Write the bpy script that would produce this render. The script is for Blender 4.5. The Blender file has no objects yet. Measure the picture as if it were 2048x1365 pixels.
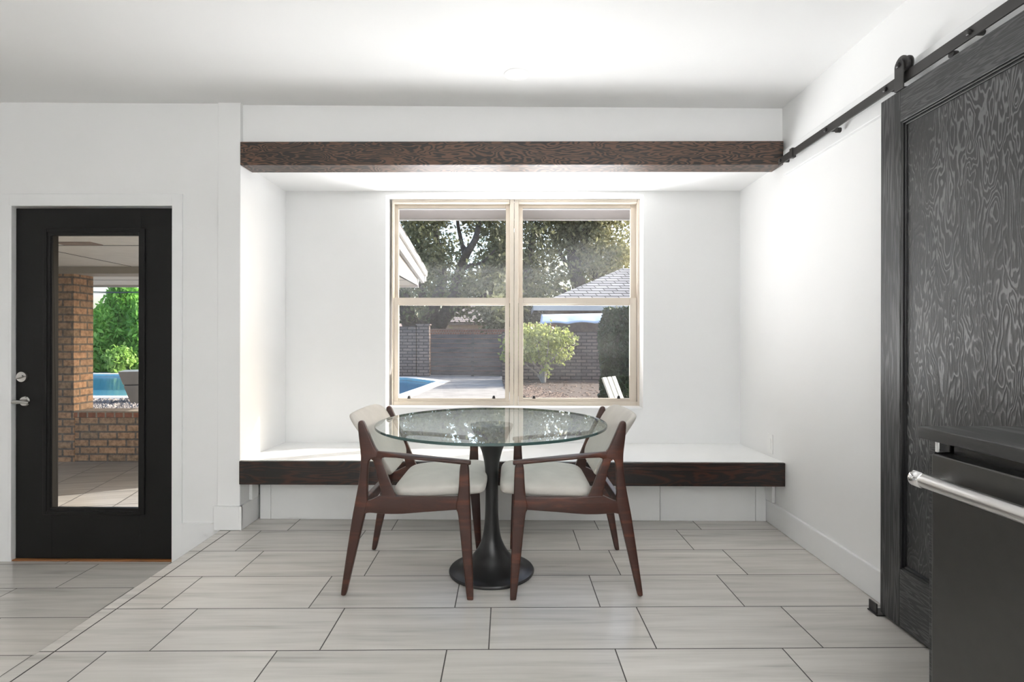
import bpy, bmesh, math, random
import numpy as np
from mathutils import Vector, Matrix

scn = bpy.context.scene
col = scn.collection
random.seed(4)

# ------------------------------------------------------------------ camera frame
F = 1084.0                      # focal length in px of the 2048 px wide frame
EYE = 1.125
YAW = math.radians(0.5)
ROLL = 0.0017
cR = Vector((math.cos(YAW), math.sin(YAW), 0))
cF = Vector((-math.sin(YAW), math.cos(YAW), 0))
cU = Vector((0, 0, 1))

def ray(px, py):
    x, y = px - 1024, py - 682.5
    xu, yu = x + y * ROLL, y - x * ROLL
    return cR * (xu / F) + cF - cU * ((yu + 2.5) / F)
def U(px, py, Y):               # point on the plane y = Y
    d = ray(px, py); t = Y / d.y
    return Vector((d.x * t, Y, EYE + d.z * t))
def RX(px, py, X):              # point on the plane x = X
    d = ray(px, py); t = X / d.x
    return Vector((X, d.y * t, EYE + d.z * t))
def G(px, py, z):               # point on the plane z = z
    d = ray(px, py); t = (z - EYE) / d.z
    return Vector((d.x * t, d.y * t, z))
def CW(x, y, z=0):              # camera-aligned ground coordinates -> world
    p = cR * x + cF * y
    return Vector((p.x, p.y, z))

# ------------------------------------------------------------------ nodes
def new_mat(name):
    m = bpy.data.materials.new(name); m.use_nodes = True
    nt = m.node_tree
    for n in list(nt.nodes): nt.nodes.remove(n)
    out = nt.nodes.new('ShaderNodeOutputMaterial')
    return m, nt, out
class NT:
    def __init__(s, nt): s.nt = nt
    def n(s, typ, **kw):
        nd = s.nt.nodes.new(typ)
        for k, v in kw.items():
            if k.startswith('i_'): nd.inputs[k[2:].replace('_', ' ')].default_value = v
            else: setattr(nd, k, v)
        return nd
    def l(s, a, b): s.nt.links.new(a, b)
    def math(s, op, a, b=None, c=None):
        nd = s.nt.nodes.new('ShaderNodeMath'); nd.operation = op
        for i, v in enumerate((a, b, c)):
            if v is None: continue
            if hasattr(v, 'is_linked') or hasattr(v, 'links'): s.l(v, nd.inputs[i])
            else: nd.inputs[i].default_value = v
        return nd.outputs[0]
    def ramp(s, fac, stops, interp='LINEAR'):
        nd = s.nt.nodes.new('ShaderNodeValToRGB'); cr = nd.color_ramp; cr.interpolation = interp
        while len(cr.elements) < len(stops): cr.elements.new(0.5)
        for e, (p, c) in zip(cr.elements, stops):
            e.position = p; e.color = (*c, 1) if len(c) == 3 else c
        s.l(fac, nd.inputs[0]); return nd.outputs[0]
    def mixc(s, fac, a, b, mode='MIX'):
        nd = s.nt.nodes.new('ShaderNodeMix'); nd.data_type = 'RGBA'; nd.blend_type = mode
        for v, i in ((fac, 0), (a, 6), (b, 7)):
            if hasattr(v, 'links'): s.l(v, nd.inputs[i])
            elif i == 0: nd.inputs[0].default_value = v
            else: nd.inputs[i].default_value = (*v, 1) if len(v) == 3 else v
        return nd.outputs[2]
    def obj(s): return s.nt.nodes.new('ShaderNodeTexCoord').outputs['Object']
    def mapping(s, vec, scale=(1, 1, 1), rot=(0, 0, 0), loc=(0, 0, 0)):
        nd = s.nt.nodes.new('ShaderNodeMapping')
        nd.inputs['Scale'].default_value = scale; nd.inputs['Rotation'].default_value = rot
        nd.inputs['Location'].default_value = loc; s.l(vec, nd.inputs['Vector']); return nd.outputs[0]
    def noise(s, vec, scale=5, detail=2, rough=.5, dist=0):
        nd = s.nt.nodes.new('ShaderNodeTexNoise')
        nd.inputs['Scale'].default_value = scale; nd.inputs['Detail'].default_value = detail
        nd.inputs['Roughness'].default_value = rough; nd.inputs['Distortion'].default_value = dist
        s.l(vec, nd.inputs['Vector']); return nd.outputs['Fac']
    def bump(s, h, strength=.2, dist=.01):
        nd = s.nt.nodes.new('ShaderNodeBump'); nd.inputs['Strength'].default_value = strength
        nd.inputs['Distance'].default_value = dist; s.l(h, nd.inputs['Height']); return nd.outputs[0]

def pbsdf(k, out, color=None, rough=.5, metal=0, normal=None, spec=.5, coat=0, trans=0):
    b = k.n('ShaderNodeBsdfPrincipled')
    for key, v in (('Base Color', color), ('Roughness', rough), ('Metallic', metal)):
        if v is None: continue
        if hasattr(v, 'links'): k.l(v, b.inputs[key])
        elif key == 'Base Color': b.inputs[key].default_value = (*v, 1)
        else: b.inputs[key].default_value = v
    b.inputs['Specular IOR Level'].default_value = spec
    b.inputs['Coat Weight'].default_value = coat
    b.inputs['Coat Roughness'].default_value = .1
    b.inputs['Transmission Weight'].default_value = trans
    if normal is not None: k.l(normal, b.inputs['Normal'])
    k.l(b.outputs[0], out.inputs[0]); return b

def plain(name, color, rough=.5, metal=0, spec=.5, var=.05, nscale=8, bump=0, coat=0):
    m, nt, out = new_mat(name); k = NT(nt)
    o = k.obj(); f = k.noise(o, nscale, 3)
    lo = tuple(max(0, c * (1 - var)) for c in color); hi = tuple(min(1, c * (1 + var)) for c in color)
    c = k.ramp(f, [(.3, lo), (.7, hi)])
    nrm = k.bump(k.noise(o, nscale * 25, 2), bump, .002) if bump else None
    pbsdf(k, out, c, rough, metal, nrm, spec, coat); return m

def figured(name, dark, light, scale, rings, rough=(.4, .4), rot=(0, 0, 0), spec=.5, bump=.15, lo=.42, hi=.58, coat=0):
    """wood veneer with contour-like figure: sine bands of a stretched noise"""
    m, nt, out = new_mat(name); k = NT(nt)
    v = k.mapping(k.obj(), scale)
    f = k.noise(v, 1.0, 2.6, .55, .35)
    s = k.math('SINE', k.math('MULTIPLY', f, rings))
    s = k.math('MULTIPLY_ADD', s, .5, .5)
    fine = k.noise(k.mapping(k.obj(), tuple(a * 9 for a in scale)), 2.2, 2)
    s2 = k.math('ADD', s, k.math('MULTIPLY', k.math('SUBTRACT', fine, .5), .55))
    big = k.noise(k.mapping(k.obj(), tuple(a * .6 for a in scale)), .9, 2)
    s3 = k.math('ADD', s2, k.math('MULTIPLY', k.math('SUBTRACT', big, .5), 1.3))
    c = k.ramp(s3, [(lo, dark), (hi, light)])
    r = k.math('MULTIPLY_ADD', s3, rough[1] - rough[0], rough[0])
    r = k.math('MINIMUM', k.math('MAXIMUM', r, min(rough)), max(rough))
    pbsdf(k, out, c, r, 0, k.bump(s2, bump, .002), spec, coat); return m

def tile_mat(name, ang, u0, v0, L, D, off, g=.0045, val=1.0):
    m, nt, out = new_mat(name); k = NT(nt)
    v = k.mapping(k.obj(), rot=(0, 0, -ang))
    sp = k.n('ShaderNodeSeparateXYZ'); k.l(v, sp.inputs[0])
    vv = k.math('DIVIDE', k.math('SUBTRACT', sp.outputs[1], v0), D)
    row = k.math('FLOOR', vv); fv = k.math('FRACT', vv)
    par = k.math('MODULO', k.math('ADD', row, 100.0), 2.0)
    uu = k.math('DIVIDE', k.math('SUBTRACT', k.math('SUBTRACT', sp.outputs[0], u0), k.math('MULTIPLY', par, off)), L)
    colm = k.math('FLOOR', uu); fu = k.math('FRACT', uu)
    du = k.math('MULTIPLY', k.math('MINIMUM', fu, k.math('SUBTRACT', 1.0, fu)), L)
    dv = k.math('MULTIPLY', k.math('MINIMUM', fv, k.math('SUBTRACT', 1.0, fv)), D)
    d = k.math('MINIMUM', du, dv)
    grout = k.math('LESS_THAN', d, g * .5)
    # random per tile
    cb = k.n('ShaderNodeCombineXYZ'); k.l(row, cb.inputs[0]); k.l(colm, cb.inputs[1])
    wn = k.n('ShaderNodeTexWhiteNoise', noise_dimensions='3D'); k.l(cb.outputs[0], wn.inputs['Vector'])
    cb2 = k.n('ShaderNodeCombineXYZ')
    k.l(k.math('MULTIPLY_ADD', wn.outputs['Value'], 37.0, sp.outputs[0]), cb2.inputs[0])
    k.l(sp.outputs[1], cb2.inputs[1]); k.l(k.math('MULTIPLY', row, 3.1), cb2.inputs[2])
    f1 = k.noise(k.mapping(cb2.outputs[0], (1.1, 13, 1)), 1.3, 3, .55, .4)
    f2 = k.noise(k.mapping(cb2.outputs[0], (2.2, 60, 1)), 1.5, 3)
    f = k.math('ADD', k.math('MULTIPLY', f1, .75), k.math('MULTIPLY', f2, .25))
    c = k.ramp(f, [(.28, (.38, .365, .335)), (.42, (.52, .50, .465)), (.55, (.585, .562, .525)), (.72, (.64, .618, .58))])
    tint = k.math('MULTIPLY_ADD', wn.outputs['Value'], .10 * val, .94 * val)
    c = k.mixc(1.0, c, (1, 1, 1), 'MULTIPLY')
    hsv = k.n('ShaderNodeHueSaturation'); k.l(c, hsv.inputs['Color']); k.l(tint, hsv.inputs['Value'])
    c = k.mixc(grout, hsv.outputs[0], (.06, .055, .05))
    h = k.math('MINIMUM', k.math('DIVIDE', d, g), 1.0)
    r = k.math('MULTIPLY_ADD', grout, .45, .27)
    pbsdf(k, out, c, r, 0, k.bump(h, .35, .002), .5); return m

def brick_mat(name, c1, c2, mortar, bw=.2, rh=.075, ms=.01, soot=.5, axis='xy'):
    m, nt, out = new_mat(name); k = NT(nt)
    sp = k.n('ShaderNodeSeparateXYZ'); k.l(k.obj(), sp.inputs[0])
    cb = k.n('ShaderNodeCombineXYZ')
    k.l(k.math('ADD', sp.outputs[0], sp.outputs[1]), cb.inputs[0]); k.l(sp.outputs[2], cb.inputs[1])
    b = k.n('ShaderNodeTexBrick'); k.l(cb.outputs[0], b.inputs['Vector'])
    b.inputs['Color1'].default_value = (*c1, 1); b.inputs['Color2'].default_value = (*c2, 1)
    b.inputs['Mortar'].default_value = (*mortar, 1); b.inputs['Scale'].default_value = 1
    b.inputs['Brick Width'].default_value = bw; b.inputs['Row Height'].default_value = rh
    b.inputs['Mortar Size'].default_value = ms; b.inputs['Mortar Smooth'].default_value = .2
    nz = k.noise(k.obj(), 22, 4, .65)
    dirt = k.ramp(nz, [(.35, (1 - soot,) * 3), (.62, (1.0, 1.0, 1.0))])
    c = k.mixc(1.0, b.outputs['Color'], dirt, 'MULTIPLY')
    h = k.math('SUBTRACT', 1.0, b.outputs['Fac'])
    pbsdf(k, out, c, .9, 0, k.bump(h, .5, .01), .2); return m

def leaf_mat(name, c1, c2, trans=.45, nscale=1.3):
    m, nt, out = new_mat(name); k = NT(nt)
    f = k.noise(k.obj(), nscale, 5, .75)
    c = k.ramp(f, [(.3, c1), (.7, c2)])
    d = k.n('ShaderNodeBsdfPrincipled'); k.l(c, d.inputs['Base Color'])
    d.inputs['Roughness'].default_value = .45; d.inputs['Specular IOR Level'].default_value = .4
    t = k.n('ShaderNodeBsdfTranslucent'); k.l(c, t.inputs['Color'])
    mx = k.n('ShaderNodeMixShader'); mx.inputs[0].default_value = trans
    k.l(d.outputs[0], mx.inputs[1]); k.l(t.outputs[0], mx.inputs[2]); k.l(mx.outputs[0], out.inputs[0]); return m

def pane_mat(name, tint, haze=0.0, ior=1.5, gain=1.0):
    """clear sheet of glass: see-through with a Fresnel mirror on top, and a film of dust"""
    m, nt, out = new_mat(name); k = NT(nt)
    t = k.n('ShaderNodeBsdfTransparent'); t.inputs[0].default_value = (*tint, 1)
    g = k.n('ShaderNodeBsdfGlossy'); g.inputs['Roughness'].default_value = 0.0
    g.inputs['Color'].default_value = (1, 1, 1, 1)
    lw = k.n('ShaderNodeLayerWeight'); lw.inputs[0].default_value = .5
    f0 = ((ior - 1) / (ior + 1)) ** 2 * gain          # Schlick, the same from both sides of the sheet
    fr = k.math('MULTIPLY_ADD', k.math('POWER', lw.outputs['Facing'], 5.0), 1 - f0, f0)
    mx = k.n('ShaderNodeMixShader'); k.l(fr, mx.inputs[0])
    base = t.outputs[0]
    if haze:
        d = k.n('ShaderNodeBsdfDiffuse'); d.inputs[0].default_value = (.8, .8, .8, 1)
        tr = k.n('ShaderNodeBsdfTranslucent'); tr.inputs[0].default_value = (.85, .85, .85, 1)
        ad = k.n('ShaderNodeMixShader'); ad.inputs[0].default_value = .6
        k.l(d.outputs[0], ad.inputs[1]); k.l(tr.outputs[0], ad.inputs[2])
        mh = k.n('ShaderNodeMixShader')
        nz = k.ramp(k.noise(k.obj(), 3.0, 4), [(.3, (haze * .6,) * 3), (.7, (haze * 1.4,) * 3)])
        k.l(nz, mh.inputs[0]); k.l(t.outputs[0], mh.inputs[1]); k.l(ad.outputs[0], mh.inputs[2]); base = mh.outputs[0]
    k.l(base, mx.inputs[1]); k.l(g.outputs[0], mx.inputs[2]); k.l(mx.outputs[0], out.inputs[0]); return m

# ------------------------------------------------------------------ mesh builder
class MB:
    def __init__(s): s.v = []; s.f = []; s.mi = []
    def add(s, vs, fs, mi=0):
        b = len(s.v); s.v += [tuple(v) for v in vs]
        for f in fs: s.f.append(tuple(b + i for i in f)); s.mi.append(mi)
        return s
    def box(s, x0, x1, y0, y1, z0, z1, mi=0):
        x0, x1 = min(x0, x1), max(x0, x1); y0, y1 = min(y0, y1), max(y0, y1); z0, z1 = min(z0, z1), max(z0, z1)
        vs = [(x, y, z) for z in (z0, z1) for y in (y0, y1) for x in (x0, x1)]
        return s.add(vs, [(0, 2, 3, 1), (4, 5, 7, 6), (0, 1, 5, 4), (2, 6, 7, 3), (0, 4, 6, 2), (1, 3, 7, 5)], mi)
    def hexa(s, v8, mi=0):      # same order as box
        return s.add(v8, [(0, 2, 3, 1), (4, 5, 7, 6), (0, 1, 5, 4), (2, 6, 7, 3), (0, 4, 6, 2), (1, 3, 7, 5)], mi)
    def prism(s, poly, a, b, axis='z', mi=0):
        def P(p, t): return {'z': (p[0], p[1], t), 'y': (p[0], t, p[1]), 'x': (t, p[0], p[1])}[axis]
        n = len(poly); vs = [P(p, a) for p in poly] + [P(p, b) for p in poly]
        fs = [tuple(range(n))[::-1], tuple(range(n, 2 * n))] + [(i, (i + 1) % n, n + (i + 1) % n, n + i) for i in range(n)]
        return s.add(vs, fs, mi)
    def lathe(s, prof, c=(0, 0, 0), n=48, axis='z', mi=0):
        vs = []; fs = []
        for r, h in prof:
            for i in range(n):
                t = 2 * math.pi * i / n; a, b = r * math.cos(t), r * math.sin(t)
                p = {'z': (a, b, h), 'x': (h, a, b), 'y': (a, h, b)}[axis]
                vs.append((p[0] + c[0], p[1] + c[1], p[2] + c[2]))
        m = len(prof)
        for j in range(m - 1):
            for i in range(n):
                k = (i + 1) % n; fs.append((j * n + i, j * n + k, (j + 1) * n + k, (j + 1) * n + i))
        if prof[0][0] > 0: fs.append(tuple(range(n))[::-1])
        if prof[-1][0] > 0: fs.append(tuple((m - 1) * n + i for i in range(n)))
        return s.add(vs, fs, mi)
    def tube(s, pts, radii, n=8, mi=0):
        pts = [Vector(p) for p in pts]
        if not hasattr(radii, '__len__'): radii = [radii] * len(pts)
        vs = []; fs = []; prev = None
        for i, p in enumerate(pts):
            d = (pts[min(i + 1, len(pts) - 1)] - pts[max(i - 1, 0)]).normalized()
            a = prev if prev is not None else (Vector((0, 0, 1)) if abs(d.z) < .9 else Vector((1, 0, 0)))
            a = (a - d * a.dot(d)).normalized(); b = d.cross(a); prev = a
            for k in range(n):
                t = 2 * math.pi * k / n
                vs.append(p + (a * math.cos(t) + b * math.sin(t)) * radii[i])
        m = len(pts)
        for j in range(m - 1):
            for i in range(n):
                k = (i + 1) % n; fs.append((j * n + i, j * n + k, (j + 1) * n + k, (j + 1) * n + i))
        fs.append(tuple(range(n))[::-1]); fs.append(tuple((m - 1) * n + i for i in range(n)))
        return s.add(vs, fs, mi)
    def superq(s, a, b, c, e1, e2, nu=40, nv=20, fn=None, mi=0):
        def pw(x, e): return math.copysign(abs(x) ** e, x)
        vs = []; fs = []
        for j in range(nv + 1):
            et = -math.pi / 2 + math.pi * j / nv
            for i in range(nu):
                w = -math.pi + 2 * math.pi * i / nu
                p = Vector((a * pw(math.cos(et), e1) * pw(math.cos(w), e2), b * pw(math.cos(et), e1) * pw(math.sin(w), e2), c * pw(math.sin(et), e1)))
                vs.append(fn(p) if fn else p)
        for j in range(nv):
            for i in range(nu):
                k = (i + 1) % nu; fs.append((j * nu + i, j * nu + k, (j + 1) * nu + k, (j + 1) * nu + i))
        return s.add(vs, fs, mi)
    def build(s, name, mats, parent=None, bevel=0, smooth=False, seg=2, kind=None):
        me = bpy.data.meshes.new(name)
        o3 = Vector(parent_origin(parent)) if parent else Vector((0, 0, 0))
        me.from_pydata([(v[0] - o3.x, v[1] - o3.y, v[2] - o3.z) for v in s.v], [], s.f)
        if not isinstance(mats, (list, tuple)): mats = [mats]
        for m in mats: me.materials.append(m)
        me.polygons.foreach_set('material_index', s.mi)
        bm = bmesh.new(); bm.from_mesh(me); bmesh.ops.remove_doubles(bm, verts=bm.verts, dist=1e-6)
        bmesh.ops.recalc_face_normals(bm, faces=bm.faces); bm.to_mesh(me); bm.free()
        if smooth:
            me.polygons.foreach_set('use_smooth', [True] * len(me.polygons))
        o = bpy.data.objects.new(name, me); col.objects.link(o)
        if parent: o.parent = parent
        if bevel:
            md = o.modifiers.new('Bevel', 'BEVEL'); md.width = bevel; md.segments = seg; md.limit_method = 'ANGLE'
            md.harden_normals = False
        if smooth == 'auto':
            try:
                me.set_sharp_from_angle(angle=math.radians(35))
            except Exception: pass
        if kind: o['kind'] = kind
        return o

def parent_origin(p):
    v = Vector((0, 0, 0))
    while p is not None: v += p.location; p = p.parent
    return v
def empty(name, loc, label=None, cat=None, group=None, kind=None):
    o = bpy.data.objects.new(name, None); o.empty_display_size = .1; o.location = loc; col.objects.link(o)
    tag(o, label, cat, group, kind); return o
def tag(o, label=None, cat=None, group=None, kind=None):
    if label: o['label'] = label
    if cat: o['category'] = cat
    if group: o['group'] = group
    if kind: o['kind'] = kind
    return o
def struct(o): o['kind'] = 'structure'; return o

def chaikin(pts, it=2):
    for _ in range(it):
        q = []
        for i in range(len(pts)):
            a, b = pts[i], pts[(i + 1) % len(pts)]
            q += [(a[0] * .75 + b[0] * .25, a[1] * .75 + b[1] * .25), (a[0] * .25 + b[0] * .75, a[1] * .25 + b[1] * .75)]
        pts = q
    return pts
def plate(loops, half, bev, res=2):
    """flat filled outline(s) with rounded edges -> (verts, faces), thickness 2*half about z=0"""
    cu = bpy.data.curves.new('tmp', 'CURVE'); cu.dimensions = '2D'; cu.fill_mode = 'BOTH'
    cu.extrude = max(0, half - bev); cu.bevel_depth = bev; cu.bevel_resolution = res; cu.offset = -bev
    for lp in loops:
        sp = cu.splines.new('POLY'); sp.points.add(len(lp) - 1); sp.use_cyclic_u = True
        for p, q in zip(sp.points, lp): p.co = (q[0], q[1], 0, 1)
    o = bpy.data.objects.new('tmp', cu); col.objects.link(o)
    me = bpy.data.meshes.new_from_object(o.evaluated_get(bpy.context.evaluated_depsgraph_get()))
    vs = [tuple(v.co) for v in me.vertices]; fs = [tuple(p.vertices) for p in me.polygons]
    bpy.data.objects.remove(o); bpy.data.curves.remove(cu); bpy.data.meshes.remove(me)
    return vs, fs

# ------------------------------------------------------------------ materials
M = {}
M['wall'] = plain('white_wall_paint', (.80, .803, .80), .55, spec=.3, var=.012, nscale=2, bump=.04)
M['ceil'] = plain('white_ceiling_paint', (.83, .832, .83), .7, spec=.2, var=.01, nscale=2, bump=.03)
M['trim'] = plain('white_trim_paint', (.80, .805, .805), .35, spec=.5, var=.01)
M['benchw'] = plain('white_bench_paint', (.81, .815, .81), .3, spec=.5, var=.01)
TA = math.radians(1.15)
def tuv(xc, yc):
    p = CW(xc, yc); c, s = math.cos(-TA), math.sin(-TA)
    return (p.x * c - p.y * s, p.x * s + p.y * c)
u0, v0 = tuv(-.0826, 1.967)
M['tile'] = tile_mat('wood_look_floor_tile', TA, u0 + .0, v0, .6115, .3085, -.152)
ul, vl = tuv(-2.42, 2.875)
M['tile_low'] = tile_mat('wood_look_floor_tile_lower', TA, ul, vl, .6115, .3085, -.20)
M['beamwood'] = figured('figured_brown_beam_wood', (.022, .017, .0145), (.115, .062, .039), (3.0, 6, 12), 118, (.42, .36), bump=.12, lo=.30, hi=.78)
M['benchwood'] = figured('dark_brown_bench_wood', (.007, .006, .0055), (.045, .016, .010), (1.6, 6, 11), 70, (.34, .28), bump=.12, lo=.4, hi=1.0)
M['barn'] = figured('black_figured_door_veneer', (.030, .0305, .031), (.125, .126, .128), (6, 13, 3.4), 105, (.42, .28), bump=.25, lo=.70, hi=1.05)  # wood figure; the gloss of its paler lines is put into the colour
M['barnstile'] = figured('black_stained_stile_wood', (.020, .0205, .021), (.058, .058, .060), (9, 26, 1.6), 50, (.40, .30), bump=.25, lo=.4, hi=.95)
M['barnrail'] = figured('black_stained_rail_wood', (.030, .0305, .031), (.072, .073, .075), (9, 3.2, 34), 60, (.45, .36), bump=.2, lo=.4, hi=.95)
M['mould'] = plain('black_stained_moulding', (.02, .0205, .021), .35, var=.1)
M['counter'] = figured('black_wood_grain_counter', (.035, .035, .0355), (.085, .085, .085), (16, 2.2, 16), 12, (.42, .36), bump=.1, lo=.2, hi=.95)
M['walnut'] = figured('reddish_walnut', (.034, .0095, .0052), (.105, .030, .0155), (3, 25, 25), 9, (.40, .36), bump=.05, lo=.1, hi=.95)
M['fabric'] = plain('pale_beige_upholstery', (.57, .545, .50), .75, spec=.25, var=.05, nscale=14, bump=.08)
M['blackmetal'] = plain('black_steel', (.028, .026, .025), .42, spec=.5, var=.1)
M['pedestal'] = plain('black_enamel', (.012, .012, .0125), .34, spec=.5, var=.05)
M['blackdoor'] = plain('black_door_paint', (.0065, .0063, .006), .5, spec=.22, var=.1, nscale=3, bump=.02)
M['chrome'] = plain('polished_chrome', (.82, .82, .82), .08, metal=1, var=.02)
M['steel'] = plain('brushed_steel', (.62, .61, .60), .28, metal=1, var=.03)
M['nickel'] = plain('satin_nickel', (.5, .49, .47), .25, metal=1, var=.03)
M['dw'] = plain('black_stainless', (.10, .098, .095), .36, metal=.85, var=.03, nscale=30)
M['dwdark'] = plain('black_plastic', (.006, .006, .006), .25, var=.05)
M['tan'] = plain('tan_window_frame', (.56, .50, .425), .42, spec=.4, var=.02)
M['latch'] = plain('black_latch', (.02, .02, .02), .4)
M['pane'] = pane_mat('window_glass', (.96, .97, .97), .004, 1.45)
M['pane_dusty'] = pane_mat('dusty_window_glass', (.93, .94, .94), .022, 1.45)
M['doorpane'] = pane_mat('door_glass', (.96, .97, .97), 0, 1.45)
M['tglass'] = pane_mat('table_glass', (.925, .965, .965), 0, 1.6)
M['tedge'] = plain('green_glass_edge', (.035, .075, .07), .08, spec=.8, var=.1)
M['threshold'] = plain('orange_oak_threshold', (.22, .085, .025), .5, var=.15)
M['plastic'] = plain('white_plastic', (.8, .8, .79), .35, var=.01)
# outside
M['brick'] = brick_mat('brown_brick', (.46, .275, .165), (.31, .215, .145), (.16, .135, .115), .205, .082, .011, .5)
M['brickred'] = brick_mat('red_cap_brick', (.33, .13, .075), (.24, .10, .06), (.3, .25, .2), .1, .11, .010, .35)
M['greybrick'] = brick_mat('grey_brown_fence_brick', (.27, .20, .175), (.17, .135, .125), (.075, .06, .055), .36, .115, .02, .3)
M['paver'] = tile_mat('patio_paver', math.radians(14), 0, 0, .42, .42, 0, .010, .55)
M['deck'] = plain('pale_concrete_deck', (.26, .25, .235), .85, var=.16, nscale=3, bump=.3)
M['coping'] = plain('white_pool_coping', (.72, .70, .66), .7, var=.06)
M['poolwall'] = plain('pale_blue_plaster', (.36, .82, .95), .6, var=.04)
m_, nt_, out_ = new_mat('pool_water'); k_ = NT(nt_)
t_ = k_.n('ShaderNodeBsdfTransparent'); t_.inputs[0].default_value = (.76, .93, 1, 1)
g_ = k_.n('ShaderNodeBsdfGlossy'); g_.inputs['Roughness'].default_value = .05
fr_ = k_.n('ShaderNodeFresnel'); fr_.inputs[0].default_value = 1.2
bmp_ = k_.bump(k_.noise(k_.mapping(k_.obj(), (1, 3, 1)), 2.0, 3), .12, .05); k_.l(bmp_, g_.inputs['Normal']); k_.l(bmp_, fr_.inputs['Normal'])
mx_ = k_.n('ShaderNodeMixShader'); k_.l(fr_.outputs[0], mx_.inputs[0]); k_.l(t_.outputs[0], mx_.inputs[1]); k_.l(g_.outputs[0], mx_.inputs[2]); k_.l(mx_.outputs[0], out_.inputs[0])
M['water'] = m_
M['soil'] = plain('dry_ground', (.22, .19, .15), .95, var=.3, nscale=2)
M['mulch'] = plain('brown_mulch', (.07, .05, .04), .95, var=.5, nscale=40)
M['chip'] = plain('leaf_litter', (.17, .12, .09), .9, var=.5, nscale=5)
M['gravel'] = plain('grey_gravel', (.15, .14, .13), .9, var=.6, nscale=9)
M['stone'] = plain('dark_pebbles', (.17, .155, .145), .85, var=.5, nscale=4)
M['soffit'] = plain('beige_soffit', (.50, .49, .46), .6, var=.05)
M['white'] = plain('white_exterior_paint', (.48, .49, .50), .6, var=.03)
M['greyp'] = plain('shaded_gable_grey', (.16, .16, .165), .7, var=.05)  # shade on the gable put into a dark grey base colour
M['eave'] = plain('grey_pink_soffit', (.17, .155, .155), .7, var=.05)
M['siding'] = plain('brown_siding', (.17, .125, .10), .8, var=.2)
M['beige'] = plain('beige_stucco', (.48, .39, .33), .85, var=.1)
M['fence'] = figured('dark_stained_fence_wood', (.02, .018, .02), (.07, .05, .05), (1.5, 6, 9), 16, (.7, .6), lo=.1, hi=1)
M['orange'] = plain('orange_cedar_boards', (.34, .15, .07), .8, var=.3)
M['tarp'] = plain('blue_grey_canvas', (.36, .44, .56), .8, var=.08)
M['bark'] = plain('oak_bark', (.075, .06, .052), .95, var=.45, nscale=6, bump=.5)
M['palebark'] = plain('pale_shrub_bark', (.30, .27, .24), .9, var=.25, nscale=6)
M['oakleaf'] = leaf_mat('oak_leaves', (.022, .038, .016), (.30, .30, .16), .5, 2.2)
M['oakleaf2'] = leaf_mat('light_oak_leaves', (.045, .065, .025), (.44, .42, .24), .5, 2.2)
M['farleaf'] = leaf_mat('far_leaves', (.03, .06, .045), (.12, .17, .10), .4, .7)
M['conifer'] = leaf_mat('bright_conifer_leaves', (.055, .22, .035), (.32, .60, .11), .5, 1.2)
M['shrubleaf'] = leaf_mat('yellow_green_leaves', (.11, .15, .04), (.50, .54, .20), .5, 4.5)
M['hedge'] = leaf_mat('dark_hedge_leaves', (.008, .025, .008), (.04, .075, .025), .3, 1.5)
M['pot'] = plain('bronze_grey_planter', (.20, .185, .165), .35, metal=.4, var=.08)
M['adi'] = plain('white_painted_slats', (.38, .40, .40), .55, var=.05)
M['cable'] = plain('black_cable', (.03, .03, .03), .6)
def shingle(name, c1, c2, rows):
    m, nt, out = new_mat(name); k = NT(nt)
    sp = k.n('ShaderNodeSeparateXYZ'); k.l(k.obj(), sp.inputs[0])
    cb = k.n('ShaderNodeCombineXYZ'); k.l(k.math('ADD', sp.outputs[0], k.math('MULTIPLY', sp.outputs[1], .25)), cb.inputs[0]); k.l(sp.outputs[2], cb.inputs[1])
    b = k.n('ShaderNodeTexBrick'); k.l(cb.outputs[0], b.inputs['Vector'])
    b.inputs['Color1'].default_value = (*c1, 1); b.inputs['Color2'].default_value = (*c2, 1)
    b.inputs['Mortar'].default_value = (.03, .03, .03, 1); b.inputs['Scale'].default_value = 1
    b.inputs['Brick Width'].default_value = .55; b.inputs['Row Height'].default_value = rows
    b.inputs['Mortar Size'].default_value = rows * .16; b.inputs['Mortar Smooth'].default_value = .1
    pbsdf(k, out, b.outputs['Color'], .9); return m
M['shingle'] = shingle('grey_roof_shingles', (.36, .35, .35), (.24, .235, .24), .135)
M['shingle2'] = shingle('brown_roof_shingles', (.30, .25, .225), (.25, .205, .19), .12)

# ------------------------------------------------------------------ setting: room shell
YB = 3.815         # alcove back wall
XL, XR = -1.632, 1.566
YC = 3.185         # front of the stub wall
YD = 3.20          # door wall
ZLOW = -.197
def cz(x): return 2.508 - .0085 * x

# floors: raised platform with bullnose edge + lower floor
e0 = CW(-1.697, 1.5); e1 = CW(-1.722, 3.30)
dirx = (e1 - e0) / (e1.y - e0.y)
def edge(y): p = e0 + dirx * (y - e0.y); return p.x
fl = MB()
fl.prism([(edge(-3.2), -3.2), (XR + .1, -3.2), (XR + .1, 4.0), (edge(3.3) + .1, 4.0), (edge(3.3) + .1, 3.2), (edge(3.2), 3.2)], ZLOW - .1, 0, 'z', 0)
struct(fl.build('floor', M['tile'], bevel=.006))
lo = MB(); lo.box(-5.6, edge(0) + .15, -3.2, 3.36, ZLOW - .1, ZLOW)
struct(lo.build('floor', M['tile_low']))
# bullnose edge strip: groove line
g0 = CW(-1.640, 1.5); g1 = CW(-1.652, 3.165)
gd = (g1 - g0) / (g1.y - g0.y)
gr = MB()
pA = g0 + gd * (-3.1 - g0.y); pB = g1
gr.prism([(pA.x - .0025, -3.1), (pA.x + .0025, -3.1), (pB.x + .0025, 3.165), (pB.x - .0025, 3.165)], -.01, .0006)
struct(gr.build('trim_1', plain('dark_grout', (.05, .047, .043), .9)))

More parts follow.
